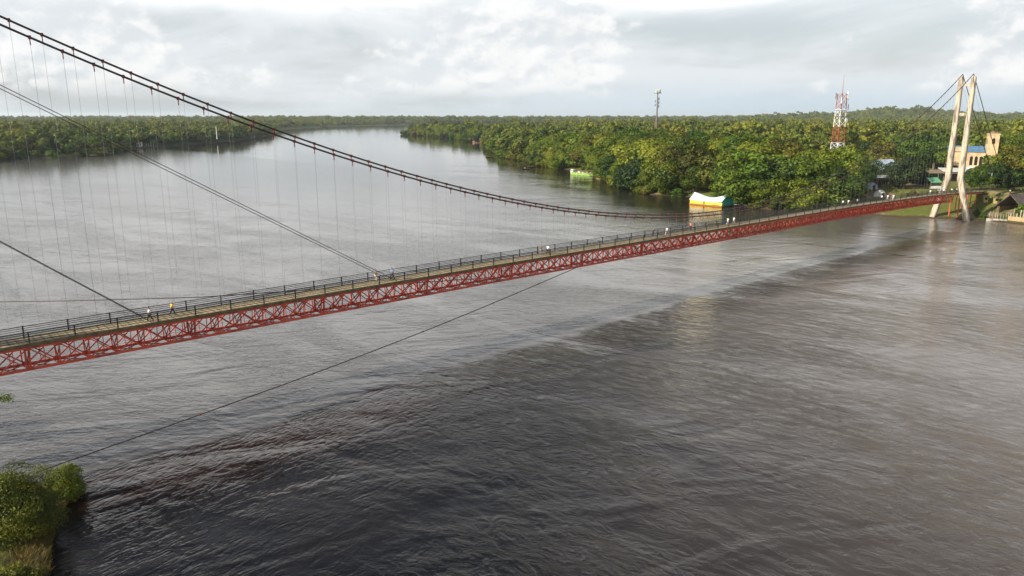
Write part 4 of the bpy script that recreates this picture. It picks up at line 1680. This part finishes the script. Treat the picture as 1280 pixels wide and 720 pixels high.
# town trees, one by one: px, py of the foot, depth, height, kind, width, label
TOWN = [
    (1090, 232, 312, 5.5, ('green', 0), 1.2, 'fresh green tree under the left corner of the blue grey roof'),
    (1120, 232, 316, 7, ('broad', 3), 1.15, 'olive tree behind the dark tree beside the pair in white'),
    (1136, 240, 296, 10, ('green', 1), 1.1, 'fresh green tree behind the dark bridge end tree'),
    (1156, 240, 300, 4.5, ('dark', 0), 1.1, 'small dark tree beside the green market awning'),
    (1066, 232, 318, 11, ('broad', 0), 1.1, 'olive tree behind the left end of the open shed'),
    (1052, 222, 345, 10, ('green', 2), 1.3, 'fresh green tree at the foot of the banded mast'),
    (1216, 236, 296, 6.5, ('dark', 1), 1.1, 'dark tree close behind the near pylon leg'),
    (1250, 228, 312, 11, ('green', 1), 1.3, 'spreading green tree behind the yellow kiosks'),
    (1266, 246, 268, 9, ('dark', 0), 1.0, 'dark tree behind the ridge of the steep roofed shed'),
    (1105, 222, 352, 15, ('olive', 0), 1.35, 'wide yellow green tree over the blue grey roof'),
    (1072, 214, 372, 11, ('broad', 1), 1.35, 'olive tree just right of the banded mast'),
    (1078, 238, 305, 12, ('green', 1), 1.1, 'fresh green tree left of the blue grey roof'),
    (1128, 246, 282, 13.5, ('dark', 0), 1.1, 'dark tree beside the pair in white on the bridge'),
    (1112, 240, 296, 6.5, ('dark', 1), 1.0, 'smaller dark tree under the blue grey roof'),
    (1146, 246, 286, 6.5, ('dark', 1), 0.9, 'small dark tree left of the green awning'),
    (1142, 222, 345, 17, ('green', 0), 1.25, 'tall fresh green tree behind the rusty shed'),
    (1166, 217, 372, 17, ('green', 2), 1.2, 'fresh green tree left of the far pylon leg'),
    (1060, 246, 283, 11, ('green', 1), 1.35, 'low spreading tree at the left end of the open shed'),
    (1036, 252, 276, 12, ('green', 1), 1.35, 'low spreading tree over the water left of the bridge deck'),
    (1030, 226, 322, 11, ('broad', 2), 1.35, 'olive tree standing in front of the banded mast'),
    (1048, 240, 300, 11, ('dark', 0), 1.2, 'dark tree below the banded mast'),
    (1222, 244, 272, 8.5, ('green', 1), 0.95, 'round green tree directly right of the pylon'),
    (1243, 240, 282, 9, ('dark', 1), 1.0, 'dark tree behind the two yellow kiosks'),
    (1258, 238, 290, 14, ('broad', 3), 1.1, 'olive tree below the bell tower at right'),
    (1276, 236, 285, 17, ('olive', 0), 1.15, 'large yellow olive tree at the right edge'),
    (1256, 215, 352, 11, ('dark', 0), 1.25, 'dark tree in front of the bell tower base'),
    (1272, 214, 370, 18, ('broad', 0), 1.2, 'tall olive tree behind the yellow olive tree at right'),
    (1232, 226, 318, 6.5, ('dark', 1), 1.3, 'dark tree hiding the foot of the church wall'),
    (1300, 250, 255, 15, ('green', 0), 1.1, 'fresh green tree half out of the right edge'),
    (1278, 273, 243, 4, ('bush', 1), 0.9, 'small bush behind the sandy orange wall'),
    (1222, 266, 250, 2.4, ('bush', 1), 0.8, 'low green bush on the bank right of the pylon'),
    (1230, 268, 248, 2.0, ('bush', 1), 0.8, 'low green bush beside the board fence'),
    (1262, 205, 420, 17, ('green', 2), 1.2, 'fresh green tree right of the bell tower'),
    (1290, 203, 430, 17, ('broad', 1), 1.2, 'olive tree at the right edge behind the bell tower'),
    (1152, 204, 440, 17, ('broad', 2), 1.2, 'olive tree far behind the rusty shed'),
    (1120, 206, 425, 17, ('green', 2), 1.2, 'fresh green tree behind the wide yellow green tree'),
    (1092, 205, 430, 16, ('dark', 0), 1.2, 'dark tree right of the banded mast'),
    (1180, 203, 455, 17, ('green', 0), 1.2, 'fresh green tree behind the church'),
    (1212, 202, 460, 16, ('dark', 0), 1.2, 'dark tree behind the blue church roof'),
]
for px, py, Z_, h_, key, wide, lab in TOWN:
    p = W(px, py, Z_)
    plant(key, p.x, p.y, h_, lab, 'shrub' if key[0] == 'bush' else 'tree', 'trees of the town bank', wide=wide)
    SPOTS.append((p.x, p.y))

# undergrowth between the trees of the town bank
r = random.Random(41)
nb_ = 0
while nb_ < 34:
    s_, t_ = r.uniform(205, 330), r.uniform(9, 75)
    p = bxy(s_, t_)
    px = pix(p.x, p.y, 7)[0]
    d_ = signed_inland(np.array([[p.x, p.y]]), RIGHT)[0]
    if d_ < 9 or (1155 < px < 1212 and t_ < 18) or not free(p.x, p.y, -3.0) or px > 1300:
        continue
    nb_ += 1
    plant(('bush', r.randrange(3)), p.x, p.y, r.uniform(2.0, 4.2), 'bushy undergrowth shrub between the town bank trees and the sheds', 'shrub', 'undergrowth of the town bank', wide=r.uniform(0.9, 1.3))

# ------------------------------------------------------------------ near bank: bush, dry grass, branch


def leafy_bush(name, label, c, rx, ry, rz_, k, leaf, material, seed, lobes=40):
    rng = np.random.default_rng(seed)
    o = thing(name, label, 'shrub', (c[0], c[1], gz(c[0], c[1]) - 0.05))
    P, N, T, Sz = crown_points(rng, rx, ry, rz_, rz_ * 0.85, lobes, k // lobes, leaf, (0.20, 0.44), -0.85, 0.30)
    P += rng.normal(size=P.shape) * 0.09
    N += rng.normal(size=N.shape) * 0.45
    link('foliage', quads_mesh('foliage', P, N, Sz, T, material, 0.6, rng), o)
    mb = MB()
    for j in range(12):
        a = j * 2.4
        e = Vector((rx * 0.6 * math.cos(a), ry * 0.6 * math.sin(a), rz_ * (0.9 + 0.4 * math.sin(j))))
        mb.tube([(0.2 * math.cos(a), 0.2 * math.sin(a), -0.3), e * 0.5, e], [0.07, 0.05, 0.02], 5)
    mb.build('stem', M['trunk'], o)
    return o


c = W(22, 655, 60)
leafy_bush('shrub', 'big round green bush at the lower left edge', (G(20, 656, 1.5).x, G(20, 656, 1.5).y), 3.6, 3.2, 3.15, 38000, 0.16, M['leaf_bush'], 21, 110)
c = G(84, 610, 1.0)
leafy_bush('shrub', 'smaller dark bush at the water, right of the big bush', (c.x, c.y), 1.7, 1.4, 1.65, 10000, 0.15, M['leaf'], 22, 70)
c = G(10, 725, 1.5)
leafy_bush('shrub', 'low olive bush in the bottom left corner', (c.x, c.y), 2.4, 1.9, 1.0, 11000, 0.15, M['leaf_olive'], 23, 60)
c = G(-55, 640, 1.5)
leafy_bush('shrub', 'leafy bush mostly outside the left edge', (c.x, c.y), 2.8, 2.6, 1.5, 12000, 0.20, M['leaf'], 24, 40)

# dry grass tufts along the near waterline: uncountable blades, one object
rng = np.random.default_rng(31)
P, N, T, Sz = [], [], [], []
vs, fs, tint = [], [], []
for _ in range(11000):
    q = rng.uniform(0, 1)
    px = np.interp(q, [0, 0.35, 0.7, 1], [90, 66, 44, 40]) + rng.normal() * 11
    py = np.interp(q, [0, 0.35, 0.7, 1], [618, 648, 678, 722]) + rng.normal() * 8
    g_ = G(px, py, 0.7)
    if signed_inland(np.array([[g_.x, g_.y]]), NEAR)[0] < -0.35:
        continue
    z0 = max(gz(g_.x, g_.y), -0.1)
    a = rng.uniform(0, 6.28)
    L = rng.uniform(0.5, 1.2)
    w_ = rng.uniform(0.018, 0.04)
    dx, dy = math.cos(a), math.sin(a)
    b0 = len(vs)
    bend = rng.uniform(0.15, 0.6) * L
    for k, (hh, ww) in enumerate(((0, 1), (0.55, 0.8), (1.0, 0.1))):
        ox, oy = dx * bend * hh * hh, dy * bend * hh * hh
        vs.append((g_.x + ox - dy * w_ * ww, g_.y + oy + dx * w_ * ww, z0 - 0.05 + L * hh * (1 - 0.25 * hh)))
        vs.append((g_.x + ox + dy * w_ * ww, g_.y + oy - dx * w_ * ww, z0 - 0.05 + L * hh * (1 - 0.25 * hh)))
    fs += [(b0, b0 + 1, b0 + 3, b0 + 2), (b0 + 2, b0 + 3, b0 + 5, b0 + 4)]
    tt_ = float(np.clip(rng.normal(0.5, 0.25), 0, 1))
    tint += [tt_, tt_]
me = bpy.data.meshes.new('dry_grass')
me.from_pydata(vs, [], fs)
at = me.attributes.new('tint', 'FLOAT', 'FACE')
at.data.foreach_set('value', np.array(tint, np.float32))
me.materials.append(M['grass_dry'])
me.update()
tag(link('dry_grass', me), 'yellow dry grass along the near waterline', 'grass', kind='stuff')

# tree at the left whose branch tip reaches into the picture
base = G(-170, 548, 1.5)
tr = thing('broadleaf_tree', 'tree outside the left edge with one leafy branch tip reaching in', 'tree', (base.x, base.y, gz(base.x, base.y)))
tip = W(14, 497, 60) - Vector(tr.location)
root = Vector((0, 0, 5.5))
mb = MB()
mb.tube([(0, 0, -0.5), (0.1, 0.1, 3), root], [0.32, 0.26, 0.2], 8)
mb.tube([root, root.lerp(tip, 0.5) + Vector((0, 0, 0.7)), tip], [0.13, 0.08, 0.02], 6)
for k in range(5):
    a = k * 1.3
    mb.tube([root, root + Vector((1.6 * math.cos(a), 1.6 * math.sin(a), 2.2))], [0.14, 0.04], 6)
mb.build('trunk', M['trunk'], tr)
rng = np.random.default_rng(77)
Pl, Nl, Tl, Sl = crown_points(rng, 2.6, 2.6, 2.2, 0, 30, 160, 0.22)
Pl += np.array([0, 0, 7.4])
pb, nb, tb_, sb = [], [], [], []
for _ in range(750):
    q = rng.uniform(0.80, 1.0)
    c0 = root.lerp(tip, q)
    r_ = 0.42 * (1.12 - 0.5 * (q - 0.8) / 0.2)
    pb.append(np.array(c0) + rng.normal(size=3) * r_ * 0.62)
    nb.append(rng.normal(size=3) + np.array([0, 0, 0.8]))
    tb_.append(rng.uniform(0.25, 0.65))
    sb.append(rng.uniform(0.10, 0.19))
for _ in range(500):
    q = rng.uniform(0.15, 0.85)
    c0 = root.lerp(tip, q) + Vector((0, 0, 0.6 * math.sin(math.pi * q)))
    pb.append(np.array(c0) + rng.normal(size=3) * 0.35)
    nb.append(rng.normal(size=3) + np.array([0, 0, 0.8]))
    tb_.append(rng.uniform(0.25, 0.65))
    sb.append(rng.uniform(0.10, 0.19))
link('crown', quads_mesh('crown', np.vstack([Pl, pb]), np.vstack([Nl, nb]), np.concatenate([Sl, sb]), np.concatenate([Tl, tb_]), M['leaf_green'], 0.6, rng), tr)

# ------------------------------------------------------------------ the forest beyond: one scattered mass
hidden = bpy.data.collections.new('forest_kinds')


def far_single(seed, h, rx, rz_, m_):
    rng = np.random.default_rng(seed)
    P, N, T, Sz = crown_points(rng, rx, rx, rz_, h - rz_, 20, 26, 1.5, (0.3, 0.46), -0.7, 0.2)
    return quads_mesh('k%d' % seed, P, N, Sz, T, m_, 0.8, rng)


def far_patch(seed, n_, size):
    rng = np.random.default_rng(seed)
    Ps, Ns, Ts, Ss = [], [], [], []
    for _ in range(n_):
        x, y = rng.uniform(-size / 2, size / 2, 2)
        h = rng.uniform(8.5, 16) * (1.4 if rng.random() < 0.12 else 1)
        rx = rng.uniform(4.2, 6.6)
        P, N, T, Sz = crown_points(rng, rx, rx, rng.uniform(3.6, 5.4), h - 4.5, 9, 16, 2.1, (0.34, 0.5), -0.3, 0.1)
        P[:, 0] += x
        P[:, 1] += y
        Ps.append(P)
        Ns.append(N)
        Ts.append(T * 0.6 + rng.uniform(0.0, 0.5))
        Ss.append(Sz)
    return quads_mesh('k%d' % seed, np.concatenate(Ps), np.concatenate(Ns), np.concatenate(Ss), np.concatenate(Ts), M['leaf_far'], 0.8, rng)


kinds = [far_single(900, 15, 6.4, 5.8, M['leaf_far']), far_single(901, 13, 6.0, 5.0, M['leaf_green']), far_single(902, 17, 6.0, 6.5, M['leaf_far']), far_single(903, 12, 5.6, 5.0, M['leaf_dark'])]
kinds += [far_patch(910 + i, 17, 54) for i in range(4)]
for i, me in enumerate(kinds):
    o = bpy.data.objects.new('kind_%02d' % i, me)
    hidden.objects.link(o)

rng = np.random.default_rng(5)
pts, idx, scl = [], [], []
# singles near the wood edges out to about 1.5 km
cell = 9.5
XX, YY = np.meshgrid(np.arange(-900, 1000, cell), np.arange(230, 1500, cell))
P = np.stack([XX.ravel(), YY.ravel()], 1) + rng.uniform(-4, 4, (XX.size, 2))
px, _ = pix(P[:, 0], P[:, 1], 5)
P = P[(px > -260) & (px < 1540)]
dd = np.maximum(signed_inland(P, RIGHT), signed_inland(P, LEFT))
dist = np.hypot(P[:, 0], P[:, 1])
ok = (dd > 0.3) & ((dd < 75) | (dist < 620))
P, dd, dist = P[ok], dd[ok], dist[ok]
s_ = (P[:, 0] - P0.x) * BD.x + (P[:, 1] - P0.y) * BD.y
t_ = (P[:, 0] - P0.x) * BN.x + (P[:, 1] - P0.y) * BN.y
town = (s_ > 215) & (s_ < 420) & (t_ > -70) & (t_ < 75) & (dist < 425)
sp_ = np.array(SPOTS)
mind = np.array([np.min(np.hypot(sp_[:, 0] - a, sp_[:, 1] - b_)) for a, b_ in P])
fr = np.array([free(a, b_, 3.0) for a, b_ in P])
ok = (mind > 7.2) & (~town) & fr
for (a, b_), d_ in zip(P[ok], dd[ok]):
    pts.append((a, b_))
    idx.append(int(rng.choice(4, p=[0.4, 0.25, 0.25, 0.1])))
    scl.append(rng.uniform(0.75, 1.2) * (0.8 if d_ < 8 else 1) * low_view(a, b_))
# patches further out
for r0, r1, step in ((560, 1600, 40), (1600, 3000, 52), (3000, 5600, 74)):
    XX, YY = np.meshgrid(np.arange(-r1 * 0.85, r1 * 0.85, step), np.arange(r0 * 0.6, r1, step))
    P = np.stack([XX.ravel(), YY.ravel()], 1) + rng.uniform(-step * 0.3, step * 0.3, (XX.size, 2))
    px, _ = pix(P[:, 0], P[:, 1], 5)
    dist = np.hypot(P[:, 0], P[:, 1])
    ok = (px > -200) & (px < 1480) & (dist > r0) & (dist < r1)
    P, dist = P[ok], dist[ok]
    dd = np.maximum(signed_inland(P, RIGHT), signed_inland(P, LEFT))
    ok = (dd > np.where(dist < 1550, 66, 28)) & (dist > 600)
    for a, b_ in P[ok]:
        pts.append((a, b_))
        idx.append(4 + int(rng.integers(4)))
        scl.append(rng.uniform(0.9, 1.2) * (1.0 if r0 < 3000 else 1.35))
pts = np.array(pts)
zz = terrain(pts) - 0.5
me = bpy.data.meshes.new('forest')
me.vertices.add(len(pts))
me.vertices.foreach_set('co', np.column_stack([pts, zz]).ravel())
for nm, typ, data in (('kind', 'INT', np.array(idx, np.int32)), ('size', 'FLOAT', np.array(scl, np.float32)), ('turn', 'FLOAT', rng.uniform(0, 6.28, len(pts)).astype(np.float32))):
    at = me.attributes.new(nm, typ, 'POINT')
    at.data.foreach_set('value', data)
me.update()
fo = link('forest', me)
tag(fo, 'green lowland forest stretching away to the horizon', 'forest', kind='stuff')
ng = bpy.data.node_groups.new('forest_scatter', 'GeometryNodeTree')
ng.interface.new_socket('Geometry', in_out='INPUT', socket_type='NodeSocketGeometry')
ng.interface.new_socket('Geometry', in_out='OUTPUT', socket_type='NodeSocketGeometry')
N_ = ng.nodes
gi, go = N_.new('NodeGroupInput'), N_.new('NodeGroupOutput')
iop = N_.new('GeometryNodeInstanceOnPoints')
ci = N_.new('GeometryNodeCollectionInfo')
ci.inputs['Collection'].default_value = hidden
ci.inputs['Separate Children'].default_value = True
ci.inputs['Reset Children'].default_value = True
iop.inputs['Pick Instance'].default_value = True


def named(nm, typ):
    o = N_.new('GeometryNodeInputNamedAttribute')
    o.data_type = typ
    o.inputs['Name'].default_value = nm
    return o.outputs['Attribute']


cxyz = N_.new('ShaderNodeCombineXYZ')
ng.links.new(named('turn', 'FLOAT'), cxyz.inputs[2])
ng.links.new(gi.outputs[0], iop.inputs['Points'])
ng.links.new(ci.outputs[0], iop.inputs['Instance'])
ng.links.new(named('kind', 'INT'), iop.inputs['Instance Index'])
ng.links.new(cxyz.outputs[0], iop.inputs['Rotation'])
ng.links.new(named('size', 'FLOAT'), iop.inputs['Scale'])
ng.links.new(iop.outputs[0], go.inputs[0])
md = fo.modifiers.new('scatter', 'NODES')
md.node_group = ng
print(len(p1), len(p2), len(p3)); print('forest instances', len(pts), 'single trees', len(SPOTS))

# ------------------------------------------------------------------ people
CLOTH = {}


def cloth(col):
    if col not in CLOTH:
        CLOTH[col] = mat('cloth', col, 0.9, tuple(x * 0.8 for x in col), 6)
    return CLOTH[col]


M['skin'] = mat('brown_skin', (0.26, 0.14, 0.085), 0.6, (0.22, 0.12, 0.07), 5)
M['hair'] = mat('black_hair', (0.012, 0.010, 0.009), 0.6)


def skin_mesh(name, verts, edges, radii, root=0, sub=1):
    me = bpy.data.meshes.new(name)
    me.from_pydata(verts, edges, [])
    o = bpy.data.objects.new(name, me)
    COL.objects.link(o)
    sk = o.modifiers.new('skin', 'SKIN')
    sk.use_smooth_shade = True
    for i, r_ in enumerate(radii):
        d = me.skin_vertices[0].data[i]
        d.radius = (r_, r_) if not isinstance(r_, tuple) else r_
        d.use_root = (i == root)
    sb_ = o.modifiers.new('sub', 'SUBSURF')
    sb_.levels = sb_.render_levels = sub
    dg = bpy.context.evaluated_depsgraph_get()
    dg.update()
    new = bpy.data.meshes.new_from_object(o.evaluated_get(dg))
    new.name = name
    bpy.data.objects.remove(o)
    bpy.data.meshes.remove(me)
    return new


POSES = {}


def pose_meshes(kind):
    """walk / stand / lean / sit: one continuous body, plus shirt, trousers and hair laid over it"""
    if kind in POSES:
        return POSES[kind]
    hip, kne, sho = 0.92, 0.49, 1.42
    st = {'walk': 0.26, 'stand': 0.04, 'lean': 0.02, 'sit': 0.0}[kind]
    lx = {'lean': 0.14}.get(kind, 0.03)
    v = [(0, 0, hip), (0.01, 0, 1.12), (lx * 0.8, 0, 1.33), (lx, 0, 1.47), (lx + 0.01, 0, 1.56), (lx + 0.02, 0, 1.68)]
    e = [(0, 1), (1, 2), (2, 3), (3, 4), (4, 5)]
    r_ = [(0.13, 0.16), (0.11, 0.15), (0.12, 0.18), (0.055, 0.06), (0.07, 0.075), (0.085, 0.075)]

    def chain(start, pts, rr):
        p = start
        for q, w_ in zip(pts, rr):
            v.append(q)
            r_.append(w_)
            e.append((p, len(v) - 1))
            p = len(v) - 1
    legs, arms = [], []
    for sg, sw in ((-1, st), (1, -st)):
        if kind == 'sit':
            pts = [(0.02, sg * 0.10, hip - 0.05), (0.42, sg * 0.13, hip - 0.02), (0.45, sg * 0.12, hip - 0.40), (0.58, sg * 0.12, hip - 0.44)]
        else:
            kx = sw * 0.65 + (0.05 if sw != 0 else 0)
            pts = [(0, sg * 0.09, hip - 0.06), (kx, sg * 0.10, kne), (sw - (0.10 if sw < -0.1 else 0.0), sg * 0.10, 0.09 + (0.05 if sw < -0.1 else 0)), (sw + 0.15 - (0.10 if sw < -0.1 else 0), sg * 0.11, 0.04)]
        legs.append(pts)
        chain(0, pts, [0.085, 0.062, 0.042, 0.038])
        if kind == 'lean':
            ap = [(lx * 0.8, sg * 0.20, sho - 0.02), (0.24, sg * 0.24, 1.16), (0.46, sg * 0.18, 1.14), (0.55, sg * 0.17, 1.14)]
        elif kind == 'sit':
            ap = [(0, sg * 0.20, sho - 0.02), (0.10, sg * 0.25, 1.16), (0.34, sg * 0.18, 1.04), (0.43, sg * 0.16, 1.02)]
        else:
            ap = [(lx * 0.7, sg * 0.20, sho - 0.02), (-sw * 0.45, sg * 0.25, 1.14), (-sw * 0.95 + 0.06, sg * 0.24, 0.91), (-sw * 1.1 + 0.09, sg * 0.235, 0.83)]
        arms.append(ap)
        chain(2, ap, [0.058, 0.043, 0.030, 0.036])
    body = skin_mesh('body', v, e, r_)
    # shirt
    sv = [v[0][:2] + (hip + 0.0,), v[1], v[2], (lx, 0, 1.43)]
    se, sr = [(0, 1), (1, 2), (2, 3)], [(0.155, 0.19), (0.135, 0.175), (0.145, 0.20), (0.085, 0.10)]
    for ap in arms:
        a0 = Vector(ap[0])
        a1 = Vector(ap[1])
        sv += [tuple(a0), tuple(a0.lerp(a1, 0.85))]
        sr += [0.078, 0.066]
        se += [(2, len(sv) - 2), (len(sv) - 2, len(sv) - 1)]
    shirt = skin_mesh('shirt', sv, se, sr)
    tv, te, trr = [(0, 0, hip + 0.03)], [], [(0.145, 0.175)]
    for pts in legs:
        b0 = len(tv)
        tv += [pts[0], pts[1], tuple(Vector(pts[1]).lerp(Vector(pts[2]), 0.9))]
        trr += [0.105, 0.08, 0.068]
        te += [(0, b0), (b0, b0 + 1), (b0 + 1, b0 + 2)]
    trousers = skin_mesh('trousers', tv, te, trr)
    hv = [(lx - 0.015, 0, 1.66), (lx + 0.0, 0, 1.745)]
    hair = skin_mesh('hair', hv, [(0, 1)], [0.088, 0.062])
    POSES[kind] = (body, shirt, trousers, hair)
    return POSES[kind]


def person(label, loc, rz, pose, shirt, trousers, hat=None, h=1.72, group='people on the bridge', dz=0.0):
    bo, sh, trm, ha = pose_meshes(pose)
    o = thing('person', label, 'person', (loc[0], loc[1], loc[2] + dz), rz, group)
    o.scale = (h / 1.75,) * 3
    for nm, me, m_ in (('body', bo, M['skin']), ('shirt', sh, cloth(shirt)), ('trousers', trm, cloth(trousers)), ('hair' if hat is None else 'cap', ha, M['hair'] if hat is None else cloth(hat))):
        c_ = me.copy()
        c_.materials.clear()
        c_.materials.append(m_)
        link(nm, c_, o)
    return o


WH, BK, NV, BL, BR, PK, YE, GY, RD = (0.80, 0.80, 0.78), (0.02, 0.02, 0.022), (0.03, 0.04, 0.08), (0.16, 0.26, 0.45), (0.16, 0.085, 0.06), (0.75, 0.20, 0.22), (0.78, 0.50, 0.02), (0.25, 0.25, 0.26), (0.5, 0.05, 0.04)
FWD, BACK = BROT, BROT + math.pi
# s along the bridge, t across, heading, pose, shirt, trousers, cap, label
ON = [
    (11.7, 0.75, BACK, 'walk', WH, BK, None, 'person in white shirt and black trousers walking at the near left'),
    (14.4, 1.75, FWD, 'walk', YE, NV, (0.45, 0.45, 0.55), 'person in bright yellow shirt and pale cap on the near deck'),
    (41.6, 2.2, FWD, 'stand', BR, (0.62, 0.55, 0.40), None, 'person in brown top and pale trousers behind the blue shirted walker'),
    (43.8, 1.5, BACK, 'walk', BL, NV, None, 'person in light blue shirt walking where the stay cable lands'),
    (73.2, 2.0, FWD, 'stand', BR, GY, None, 'person in dull brown clothes next to a white shirt mid bridge'),
    (74.2, 1.4, FWD, 'walk', WH, BK, None, 'person in white shirt and dark trousers beside a brown clad companion'),
    (103.6, 2.4, FWD, 'lean', BK, NV, None, 'person in black leaning over the far railing'),
    (106.8, 1.5, BACK, 'walk', WH, (0.6, 0.5, 0.48), (0.5, 0.16, 0.14), 'person all in white with a red cap walking mid bridge'),
    (116.2, 2.5, BACK, 'stand', PK, BK, None, 'person in pink top standing at the far railing'),
    (129.0, 2.0, FWD, 'walk', WH, WH, None, 'left one of two people in white at midspan'),
    (131.2, 1.9, FWD, 'walk', WH, (0.5, 0.5, 0.48), None, 'right one of two people in white at midspan'),
    (184.2, 2.4, BACK, 'walk', WH, NV, None, 'person in white shirt left of the tarpaulin tents'),
    (186.6, 2.0, BACK, 'walk', WH, GY, None, 'person in white shirt and grey trousers in front of the grey tent'),
    (191.0, 1.6, FWD, 'walk', GY, BK, None, 'person in grey in front of the tents'),
    (207.6, 2.0, BACK, 'walk', WH, BK, None, 'person in white shirt trailing behind the tall pair in white'),
    (210.2, 1.4, BACK, 'walk', WH, (0.62, 0.60, 0.55), None, 'left one of the tall pair in white near the far end'),
    (213.2, 1.0, BACK, 'walk', WH, WH, None, 'right one of the tall pair in white near the far end'),
    (232.6, 1.5, FWD, 'stand', BR, BK, None, 'person in dark clothes standing below the small dark tree'),
    (243.2, 1.6, BACK, 'walk', WH, GY, None, 'person in white shirt below the green awning'),
    (251.0, 2.0, FWD, 'walk', GY, BK, None, 'person in grey shirt just left of the far pylon leg'),
    (253.5, 1.2, BACK, 'walk', WH, NV, None, 'person in white shirt just left of the far pylon leg'),
    (259.5, 2.4, FWD, 'stand', BK, GY, None, 'person in black between the pylon legs'),
    (261.8, 1.5, BACK, 'stand', WH, BK, None, 'person in white between the pylon legs'),
    (265.0, 1.0, BACK, 'walk', (0.4, 0.45, 0.55), NV, None, 'person in pale blue between the pylon legs'),
    (268.0, 2.2, FWD, 'walk', GY, BK, None, 'person in grey near the near pylon leg'),
    (276.0, 1.5, FWD, 'walk', BK, BK, None, 'person in black on the approach right of the pylon'),
]
for s_, tt, rz, pose, sh, trc, hat, lab in ON:
    p = bxy(s_, tt, deck_z(s_) + 0.01)
    person(lab, p, rz + RND.uniform(-0.25, 0.25), pose, sh, trc, hat, RND.uniform(1.66, 1.8))
for k, (px, Z_, sh, lab) in enumerate(((1252, 262, BL, 'person in blue walking on the bank behind the kiosks'), (1262, 262, WH, 'person in white standing on the bank above the steep roofed shed'), (1269, 263, RD, 'person in red standing on the bank above the steep roofed shed'), (1275, 262, GY, 'person in grey on the bank at the right edge'))):
    p = W(px, 245, Z_)
    person(lab, (p.x, p.y, gz(p.x, p.y)), RND.uniform(0, 6), 'stand', sh, BK, group='people on the town bank')
for cn, qs, labs in ((can1, (-1.5, 0.6), ('person in white seated at the back of the passenger canoe', 'person in dark clothes seated forward in the passenger canoe')),
                     (can2, (-1.8, 1.0), ('person seated at the back of the slimmer canoe', 'person seated forward in the slimmer canoe')),
                     (can3, (-1.4, 0.8), ('person seated at the back of the tiny distant canoe', 'person seated forward in the tiny distant canoe'))):
    for q, lab, sh in zip(qs, labs, (WH if 'white' in labs[0] else BR, BK)):
        a = cn.rotation_euler.z
        person(lab, (cn.location.x + q * math.cos(a), cn.location.y + q * math.sin(a), -0.32), a, 'sit', sh, BK, group='people in canoes')

# ------------------------------------------------------------------ haze: the air between the banks and the horizon
mb = MB()
mb.box((0, 0, 64), (56000, 56000, 134))
hz = mb.build('haze', [])
hm = bpy.data.materials.new('haze_air')
hm.use_nodes = True
t = NT(hm.node_tree)
out = t.n('ShaderNodeOutputMaterial')
pv = t.n('ShaderNodeVolumePrincipled')
pv.inputs['Color'].default_value = (0.80, 0.91, 1.0, 1)
pv.inputs['Density'].default_value = 0.00005
pv.inputs['Anisotropy'].default_value = 0.2
t.l(pv.outputs[0], out.inputs['Volume'])
hm.volume_intersection_method if hasattr(hm, 'volume_intersection_method') else None
hz.data.materials.append(hm)
tag(hz, kind='stuff')
